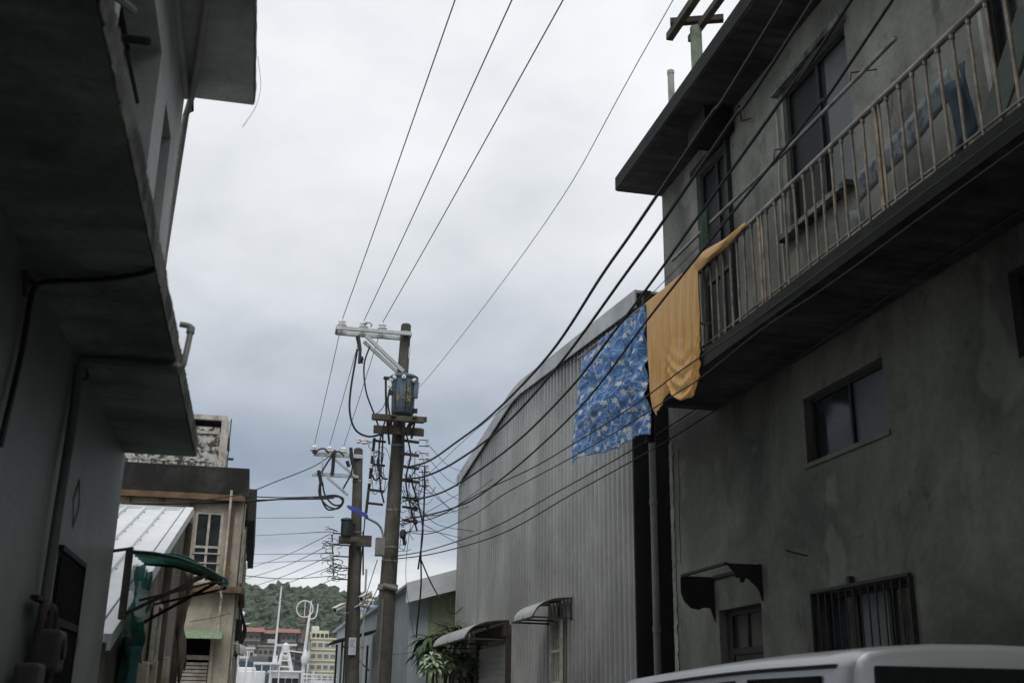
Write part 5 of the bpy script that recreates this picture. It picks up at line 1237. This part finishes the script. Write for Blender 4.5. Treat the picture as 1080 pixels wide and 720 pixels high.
m = MB().lathe((rc, 60.6, tz + .07), [(.16, 0), (.2, .08), (.2, .3), (.12, .36), (.05, .42)], 14).bar((x60(291), 60.4, z60(679.5)), (x60(313), 60.8, z60(678.5)), .1, .1); m.build('radar_scanner', 'boatwhite', bt, bevel=.01)
MB().tube([(x60(288, 706), 60, z60(712)), (x60(297, 617), 60, z60(617))], .07, 8, .035).build('whip_antenna', 'boatwhite', bt, smooth=True)
MB().tube([(x60(304), 60.5, z60(685)), (x60(320), 60.5, z60(687))], .03, 6).build('signal_yard', 'boatwhite', bt)
MB().box(x60(288), x60(293), 60, 60.6, z60(702), z60(691)).tube([(x60(290), 60.3, z60(710)), (x60(290), 60.3, z60(702))], .04, 6).build('light_box', 'boatwhite', bt, bevel=.02)
# boat B: loop antenna mast
xa2, xb2 = x60(318), x60(362)
bt = empty('fishing_boat', ((xa2 + xb2) / 2, 58, -1.2), 'white fishing boat with a round loop antenna on its tall mast', 'boat', 'fishing boats moored in the harbour')
m = MB(); hull(m, xa2 + .2, xb2 + .6, 57, 70, -1.6, 1.4); m.build('hull', 'boatwhite', bt)
MB().box(xa2 + .5, xb2 + .2, 61, 65, 1.4, z60(716)).build('wheelhouse', 'boatwhite', bt, bevel=.03)
mx = x60(321)
MB().tube([(mx, 60, 1.4), (mx, 60, z60(690)), (mx + .12, 60, z60(647))], .12, 10, .06).tube([(mx + .13, 60, z60(647)), (mx + .17, 60, z60(632))], .03, 6).build('mast', 'boatwhite', bt, smooth=True)
lc = Vector((x60(321.5, 641), 60, z60(641)))
MB().tube([lc + Vector((.42 * math.cos(a), 0, .42 * math.sin(a))) for a in np.linspace(0, 6.2832, 25)], .028, 6, cap=False).tube([lc + Vector((0, 0, -.42)), lc + Vector((0, 0, .42))], .02, 6).build('loop_antenna', 'boatwhite', bt, smooth=True)
MB().tube(smooth_path([(mx + .12, 60, z60(652)), (mx + .4, 60, z60(650)), (mx + .5, 60, z60(644)), (mx + .52, 60, z60(635))], 4), .03, 6).build('mast_bracket', 'boatwhite', bt, smooth=True)
m = MB().lathe((mx + .05, 59.9, z60(700)), [(.1, 0), (.2, .1), (.22, .35), (.12, .6), (.04, .75)], 12); m.build('searchlight', 'boatwhite', bt, smooth=True)
MB().box(mx - .2, mx - .06, 59.95, 60.1, z60(671), z60(666)).box(mx - .22, mx - .08, 59.95, 60.1, z60(655), z60(650)).build('signal_light', 'redroof', bt)
m = MB()
for k in range(9):
    xx = x60(318 + k * 5.2); m.tube([(xx, 58, 1.4), (xx, 58, z60(711))], .03, 6)
for v in (711, 715): m.tube([(x60(318), 58, z60(v)), (x60(361), 58, z60(v))], .03, 6)
m.build('deck_railing', 'boatwhite', bt)
m = MB().tube([(x60(326), 61, 1.4), (x60(327), 61, z60(684))], .04, 6).tube([(x60(333), 61, 1.4), (x60(333), 61, z60(705))], .04, 6); m.build('boom', 'boatwhite', bt)
MB().box(x60(313), x60(315), 59.8, 60, z60(712), z60(700)).build('flag', 'navy', bt)
# boat C on the left with canopy bar
xa3, xb3 = x60(248), x60(284)
bt = empty('fishing_boat', ((xa3 + xb3) / 2, 58, -1.2), 'white boat with a slim mast beside the beige house corner, leftmost in the harbour', 'boat', 'fishing boats moored in the harbour')
m = MB(); hull(m, xa3 - 1, xb3 + .1, 58, 72, -1.6, 1.5); m.build('hull', 'boatwhite', bt)
MB().box(xa3 - .6, xb3 - .1, 61, 66, 1.5, z60(707)).box(xa3 - .2, xb3 - .6, 61.5, 63, z60(707) + .002, z60(703)).build('deckhouse', 'boatwhite', bt, bevel=.05)
MB().tube([(x60(252), 60, 1.5), (x60(252), 60, z60(688)), (x60(256, 650), 60, z60(648))], .07, 8, .04).tube([(x60(254), 60, z60(659)), (x60(261), 60, z60(658))], .025, 6).lathe((x60(256, 650), 60, z60(650)), [(.05, 0), (.1, .05), (.1, .14), (.04, .2)], 10).build('mast', 'boatwhite', bt, smooth=True)
m = MB().box(x60(268), x60(296), 58.6, 60.2, z60(701), z60(699))
for u in (269, 277, 286, 295): m.tube([(x60(u), 58.7, 1.4), (x60(u), 58.7, z60(700))], .03, 6)
m.build('awning_frame', 'boatwhite', bt)
MB().tube([(x60(260), 59, 1.5), (x60(261), 59, z60(688))], .04, 6).tube([(x60(268), 59, 1.5), (x60(268), 59, z60(706))], .03, 6).build('post', 'boatwhite', bt)
bt = empty('cargo_boat', (-1, 90, -1.2), 'dark navy boat lying behind the white fishing boats', 'boat')
m = MB(); hull(m, P(245, 700, Y=90).x, P(290, 700, Y=90).x, 86, 104, -1.6, P(270, 699, Y=90).z); m.build('hull', 'navy', bt)
m = MB().box(P(262, 700, Y=90).x, P(282, 700, Y=90).x, 89, 94, P(270, 699, Y=90).z, P(270, 692, Y=90).z); w_ = m.build('wheelhouse', 'blockgrey', bt)

# ============================================================ FAR HOUSES
def block(name, u0, u1, vt, Yd, mat, label, roof=None, rows=4, cols_=6, depth=14, dv=11.3, wh_=5.5, rmat='redroof', kk=0):
    a, b = P(u0, vt, Y=Yd), P(u1, vt, Y=Yd); zt = (a.z + b.z) / 2
    t = empty(name, ((a.x + b.x) / 2, Yd, 0), label, 'building', 'buildings across the harbour')
    MB().box(a.x, b.x, Yd, Yd + depth, 0, zt).build('wall', mat, t)
    if roof:
        MB().prism([(a.x - .8, Yd - 1.2, zt), (a.x - .8, Yd + depth / 2, zt + roof), (a.x - .8, Yd + depth + 1, zt)], (b.x - a.x + 1.6, 0, 0)).build('roof', rmat, t)
    else: MB().box(a.x - .2, b.x + .2, Yd - .3, Yd + depth, zt, zt + .4).build('roof', mat, t)
    fz = (b.x - a.x) / (u1 - u0); rr_ = random.Random(int(u0 * 7))
    for r in range(rows):
        z1_ = zt - fz * (3 + r * dv); z0_ = z1_ - fz * wh_
        if z0_ < .5: break
        MB().box(a.x + .1, b.x - .1, Yd - (.35 if kk == 2 else .9), Yd - .001, z0_ - .55, z0_ - (.4 if kk == 2 else .35)).build('floor_ledge', mat, t)
        if kk == 0 and rr_.random() < .7:
            ba = a.x + (b.x - a.x) * rr_.choice((.05, .35, .5)); MB().box(ba, ba + (b.x - a.x) * .42, Yd - .95, Yd - .86, z0_ - .34, z0_ + .5).build('balcony_parapet', rr_.choice(('whitehouse', 'blockgrey', 'blockbeige', 'pink')), t)
        for c in range(cols_):
            x0_ = a.x + (b.x - a.x) * (c + (.05 if kk == 2 else .15)) / cols_; x1_ = a.x + (b.x - a.x) * (c + (.96 if kk == 2 else .88)) / cols_
            w_ = MB().box(x0_, x1_, Yd - .12, Yd - .004, z0_, z1_).build('window', {0: 'blockgrey', 1: 'glassgrey', 2: 'whitehouse'}[kk], t)
            MB().box(x0_ + .15, x1_ - .15, Yd - .16, Yd - .121, z0_ + .15, z1_ - .15).build('pane', 'ribbonglass' if kk == 2 else 'glass', w_)
    return t, a.x, b.x, zt
t, xa_, xb_, zt = block('office_block', 328, 362, 674, 280, 'cream', 'cream yellow four storey block with rows of windows across the harbour', rows=6, cols_=5, kk=2)
bx0, bx1 = P(329, 664, Y=281).x, P(347, 664, Y=281).x; z2_ = P(338, 664.5, Y=281).z
MB().box(bx0, bx1, 281, 290, zt + .41, z2_).build('roof_storey', 'cream', t)
for c in range(4):
    x0_ = bx0 + (bx1 - bx0) * (c + .15) / 4; MB().box(x0_, x0_ + (bx1 - bx0) * .18, 280.85, 280.99, z2_ - 1.9, z2_ - .7).build('window', 'glass', t)
for u in (331, 334.5): MB().lathe((P(u, 662, Y=283).x, 283, z2_ + .01), [(.5, 0), (.55, .2), (.55, .9), (.3, 1.1)], 10).build('water_tank', 'whitehouse', t, smooth=True)
block('terrace_house', 256, 275, 666, 262, 'blockbeige', 'beige terrace house with red roof, leftmost across the harbour', 1.4, 3, 3, dv=9, wh_=4)
block('terrace_house', 275.5, 296, 668, 265, 'blockgrey', 'weathered terrace house with red roof behind the radar boat whip antenna', 1.2, 3, 4, dv=9, wh_=5)
block('terrace_house', 296.5, 313, 667, 262, 'blockbeige', 'beige terrace house with red roof right of the whip antenna', 1.3, 3, 3, dv=9, wh_=4)
block('grey_house', 313.5, 326, 668, 270, 'blockgrey', 'plain dark grey house beside the cream block', None, 3, 2, dv=10, wh_=4)
block('low_house', 272, 300, 682, 240, 'blockbeige', 'low ochre fronted house in front of the red roofed terrace', None, 2, 5, dv=9, wh_=4, kk=1)
block('low_house', 249, 268, 684, 240, 'whitehouse', 'low pale house near the beige house corner across the harbour', None, 2, 4, dv=9, wh_=4, kk=1)
def hillhouse(u, v, w_, h_, Yd, mat, rmat, label, rf_=.0):
    Yd = hill_spot(u, v, w_, h_)[1]
    a = P(u, v, Y=Yd); b = P(u + w_, v, Y=Yd); z1_ = a.z; fz = (b.x - a.x) / w_; z0_ = z1_ - h_ * fz
    t = empty('hillside_house', ((a.x + b.x) / 2, Yd, z0_), label, 'house', 'houses on the hillside')
    MB().box(a.x, b.x, Yd, Yd + 8, z0_ - 4, z1_).build('wall', mat, t)
    MB().prism([(a.x - .3, Yd - .5, z1_), (a.x - .3, Yd + 4, z1_ + 1.2), (a.x - .3, Yd + 8.5, z1_)], (b.x - a.x + .6, 0, 0)).build('roof', rmat, t)
    n = max(2, int(w_ / 4))
    for c in range(n):
        x0_ = a.x + (b.x - a.x) * (c + .2) / n; x1_ = a.x + (b.x - a.x) * (c + .8) / n
        MB().box(x0_, x1_, Yd - .1, Yd - .004, z0_ + fz * h_ * .35, z0_ + fz * h_ * .75).build('window', 'glass', t)
hillhouse(380, 633, 14, 7, 350, 'whitehouse', 'pink', 'long white house on the hillside right of the rear pole')
hillhouse(388, 640, 12, 9, 348, 'blockgrey', 'blueroof', 'grey hillside house with a blue roof between the two poles')
hillhouse(413, 628, 9, 7, 350, 'pink', 'whitehouse', 'pinkish hillside house just right of the front pole')
hillhouse(423, 625, 8, 6, 352, 'whitehouse', 'pink', 'small white hillside house above the grey shed roof')
hillhouse(377, 643, 9, 8, 346, 'whitehouse', 'blueroof', 'small white hillside house close to the rear pole')

# ============================================================ VAN
VX, VY = 3.38, 4.72
van = empty('parked_van', (VX, VY, 0), 'silver van parked below the barred window of the cement building', 'van')
def roofz(t):     # t metres from the rear
    return 1.885 - .004 * t - (.018 * max(0, t - .9) ** 1.45)
def sec(t, full=True):
    if t < 3.3: top = roofz(t)
    elif t < 4.1: top = roofz(3.3) - (roofz(3.3) - 1.0) * ((t - 3.3) / .8)
    else: top = 1.0 - .12 * (t - 4.1)
    taper = .02 if t < .05 else 0
    wb = .84 - (.06 if t > 4.1 else 0); wt = wb - .11 * min(1, max(0, (top - .95) / .9)); 
    pts = []
    half = [(wb - .1, .28), (wb - .01, .36), (wb, .6), (wb - .005, .93)]
    if top > 1.2:
        half += [(wt + .012, top - .1), (wt - .012, top - .055), (wt - .06, top - .025), (wt - .16, top - .008), (.3, top + .01), (0, top + .014)]
    else:
        half += [(wb - .02, top - .03), (wb - .05, top - .01), (wb - .12, top), (wb - .2, top + .01), (.3, top + .02), (0, top + .02)]
    return half, top
ts = [0, .015, .06, .3, .9, 1.5, 2.1, 2.7, 3.1, 3.3, 3.5, 3.7, 3.9, 4.1, 4.25, 4.4, 4.45]
m = MB(); n_h = 10
for t_ in ts:
    half, top = sec(t_); ins = {0: .035, .015: .012, 4.45: .1}.get(t_, 0)
    ring = [(VX + (w_ - ins if w_ > 0 else 0), VY + t_, z_ - ins * (1 if z_ > 1 else 0)) for w_, z_ in half] + [(VX - (w_ - ins), VY + t_, z_ - ins * (1 if z_ > 1 else 0)) for w_, z_ in half[-2::-1]]
    m.v += ring
K = 2 * n_h - 1
for i in range(len(ts) - 1):
    for k in range(K):
        a = i * K + k; b = i * K + (k + 1) % K; m.f.append((a, b, b + K, a + K))
m.f.append(tuple(range(K))); m.f.append(tuple((len(ts) - 1) * K + k for k in range(K))[::-1])
body = m.build('body', 'vansilver', van, smooth=True)
def sidept(t_, f_, s_, off=.004):      # point on the upper side between belt (f=0) and cant rail (f=1)
    half, top = sec(t_); (w0, z0), (w1, z1) = half[3], half[4]
    return (VX + s_ * (w0 + (w1 - w0) * f_ + off), VY + t_, z0 + (z1 - z0) * f_)
for s_ in (-1, 1):
    for t0, t1, nm_ in ((.28, 1.12, 'side_window'), (1.28, 2.2, 'side_window'), (2.34, 3.1, 'side_window')):
        mm = MB(); mm.prism([sidept(t0, .08, s_), sidept(t1, .08, s_), sidept(t1, .96, s_), sidept(t0, .96, s_)], (s_ * .004, 0, 0)); mm.build(nm_, 'vanglass', van)
    mm = MB(); gp = [sidept(.15 + k * .29, 1.01, s_, .003) for k in range(10)]
    for a_, b_ in zip(gp, gp[1:]): mm.bar(a_, b_, .014, .014)
    mm.build('roof_gutter', 'rubber', van)
    for ty_ in (.7, 3.45):
        wl = MB().lathe((VX + s_ * .64, VY + ty_, .31), [(.2, 0), (.29, .0), (.31, .03), (.31, .15), (.29, .19), (.2, .2)], 24, (s_, 0, 0)).build('wheel', 'rubber', van, smooth=True)
        MB().lathe((VX + s_ * .845, VY + ty_, .31), [(.19, 0), (.17, .01), (.05, .005)], 16, (s_, 0, 0)).build('hubcap', 'steel', wl)
    MB().box(VX + s_ * .68, VX + s_ * .8, VY - .02, VY + .02, .75, 1.1).build('tail_light', 'red', van, bevel=.01)
    MB().box(VX + s_ * .84, VX + s_ * 1.0, VY + 3.25, VY + 3.35, 1.05, 1.3).build('wing_mirror', 'vansilver', van, bevel=.02)
    MB().box(VX + s_ * .45, VX + s_ * .72, VY + 4.43, VY + 4.47, .7, .85).build('headlight', 'porcelain', van, bevel=.01)
m = MB(); m.prism([(VX - .66, VY - .002, 1.12), (VX + .66, VY - .002, 1.12), (VX + .64, VY - .002, 1.79), (VX - .64, VY - .002, 1.79)], (0, -.012, 0)); m.build('rear_window', 'vanglass', van, bevel=.004)
m = MB(); m.prism([(VX - .7, VY + 4.03, 1.1), (VX + .7, VY + 4.03, 1.1), (VX + .66, VY + 3.37, 1.74), (VX - .66, VY + 3.37, 1.74)], (0, .01, .012)); m.build('windscreen', 'vanglass', van)
MB().box(VX - .82, VX + .82, VY - .1, VY + .06, .35, .55).build('bumper', 'rubber', van, bevel=.03)
MB().box(VX - .23, VX + .23, VY - .03, VY - .001, .75, .92).build('number_plate', 'porcelain', van, bevel=.003)
MB().tube([(VX + .25, VY - .035, 1.75), (VX + .1, VY - .035, 1.45)], .01, 6).box(VX + .2, VX + .3, VY - .05, VY - .012, 1.72, 1.78).build('rear_wiper', 'rubber', van)
MB().box(VX + .3, VX + .36, VY + .06, VY + .12, 1.885, 1.91).build('roof_antenna', 'rubber', van, bevel=.004)

# ============================================================ AIR
hz = MB().box(-420, 620, -70, 560, -4.5, 62)
mh = bpy.data.materials.new('haze_air'); mh.use_nodes = True; nh_ = mh.node_tree
nh_.nodes.remove(nh_.nodes['Principled BSDF']); pv = N(nh_, 'ShaderNodeVolumePrincipled')
pv.inputs['Color'].default_value = (.86, .9, .95, 1); pv.inputs['Density'].default_value = .0002
L(nh_, pv.outputs[0], nh_.nodes['Material Output'].inputs['Volume']); M['haze'] = mh
tag(hz.build('haze', 'haze'), 'thin pale haze in the air over the harbour', 'haze', kind='stuff')

# ============================================================ WORLD, SUN, CAMERA
wd = bpy.data.worlds.new("World"); sc.world = wd; wd.use_nodes = True
nt = wd.node_tree; bg = nt.nodes['Background']; bg.inputs['Strength'].default_value = .1
SUN_EL, SUN_AZ = math.radians(52), math.radians(187)
sky = N(nt, 'ShaderNodeTexSky', sky_type='NISHITA'); sky.sun_disc = False; sky.sun_elevation = SUN_EL; sky.sun_rotation = SUN_AZ
tc = N(nt, 'ShaderNodeTexCoord').outputs['Generated']
sp = N(nt, 'ShaderNodeSeparateXYZ'); L(nt, tc, sp.inputs[0])
def mt(op, a, v=None, b=None):
    n = N(nt, 'ShaderNodeMath', operation=op); L(nt, a, n.inputs[0])
    if b is not None: L(nt, b, n.inputs[1])
    elif v is not None: n.inputs[1].default_value = v
    return n.outputs[0]
zz = mt('ADD', mt('MAXIMUM', sp.outputs[2], 0.0), .12)
cb = N(nt, 'ShaderNodeCombineXYZ'); L(nt, mt('DIVIDE', sp.outputs[0], b=zz), cb.inputs[0]); L(nt, mt('DIVIDE', sp.outputs[1], b=zz), cb.inputs[1])
n1 = noise_n(nt, cb.outputs[0], .95, 7, .5, (1, .8, 1), dist=.2)
n2 = noise_n(nt, cb.outputs[0], 2.3, 8, .55, (1, .8, 1), dist=.15)
el = mt('ADD', sp.outputs[2], b=mt('MULTIPLY', mt('SUBTRACT', n1.outputs[0], .5), .16))
S = 1.0
r = ramp(nt, el, [(0, (8.4, 8.6, 8.8)), (.10, (8.6, 8.8, 9.0)), (.135, (4.4, 5.0, 5.8)), (.19, (3.6, 4.25, 5.2)), (.28, (5.5, 5.95, 6.5)), (.38, (7.9, 8.15, 8.45)), (.50, (9.4, 9.6, 9.8)), (.7, (10.5, 10.6, 10.7))])
r2 = ramp(nt, n2.outputs[0], [(.3, (.83, .85, .87)), (.5, (1.0, 1.0, 1.0)), (.68, (1.13, 1.125, 1.12))])
cl = mix(nt, 1.0, r.outputs[0], r2.outputs[0], 'MULTIPLY')
final = mix(nt, .93, sky.outputs[0], cl)
L(nt, final, bg.inputs['Color'])
sun = bpy.data.lights.new('sun', 'SUN'); sun.energy = 1.2; sun.angle = math.radians(25); sun.color = (1, .97, .92)
so = bpy.data.objects.new('sun', sun); col.objects.link(so)
sd_ = Vector((math.sin(SUN_AZ) * math.cos(SUN_EL), math.cos(SUN_AZ) * math.cos(SUN_EL), math.sin(SUN_EL)))
so.rotation_euler = sd_.to_track_quat('Z', 'Y').to_euler()

cam = bpy.data.cameras.new('camera'); co = bpy.data.objects.new('camera', cam); col.objects.link(co); sc.camera = co
cam.sensor_width = 36; cam.lens = 36 * F / 1080; cam.clip_end = 3000; cam.clip_start = .05
Rc = Matrix(((RM[0][0], -RM[0][1], -RM[0][2]), (RM[1][0], -RM[1][1], -RM[1][2]), (RM[2][0], -RM[2][1], -RM[2][2])))
mw_ = Rc.to_4x4(); mw_.translation = Vector(EYE); co.matrix_world = mw_
cam.dof.use_dof = True; cam.dof.focus_distance = 20; cam.dof.aperture_fstop = 2.8
sc.view_settings.view_transform = 'Standard'; sc.view_settings.look = 'None'; sc.view_settings.exposure = 0; sc.view_settings.gamma = 1
sc.cycles.max_bounces = 6; sc.cycles.diffuse_bounces = 4; sc.cycles.transparent_max_bounces = 12
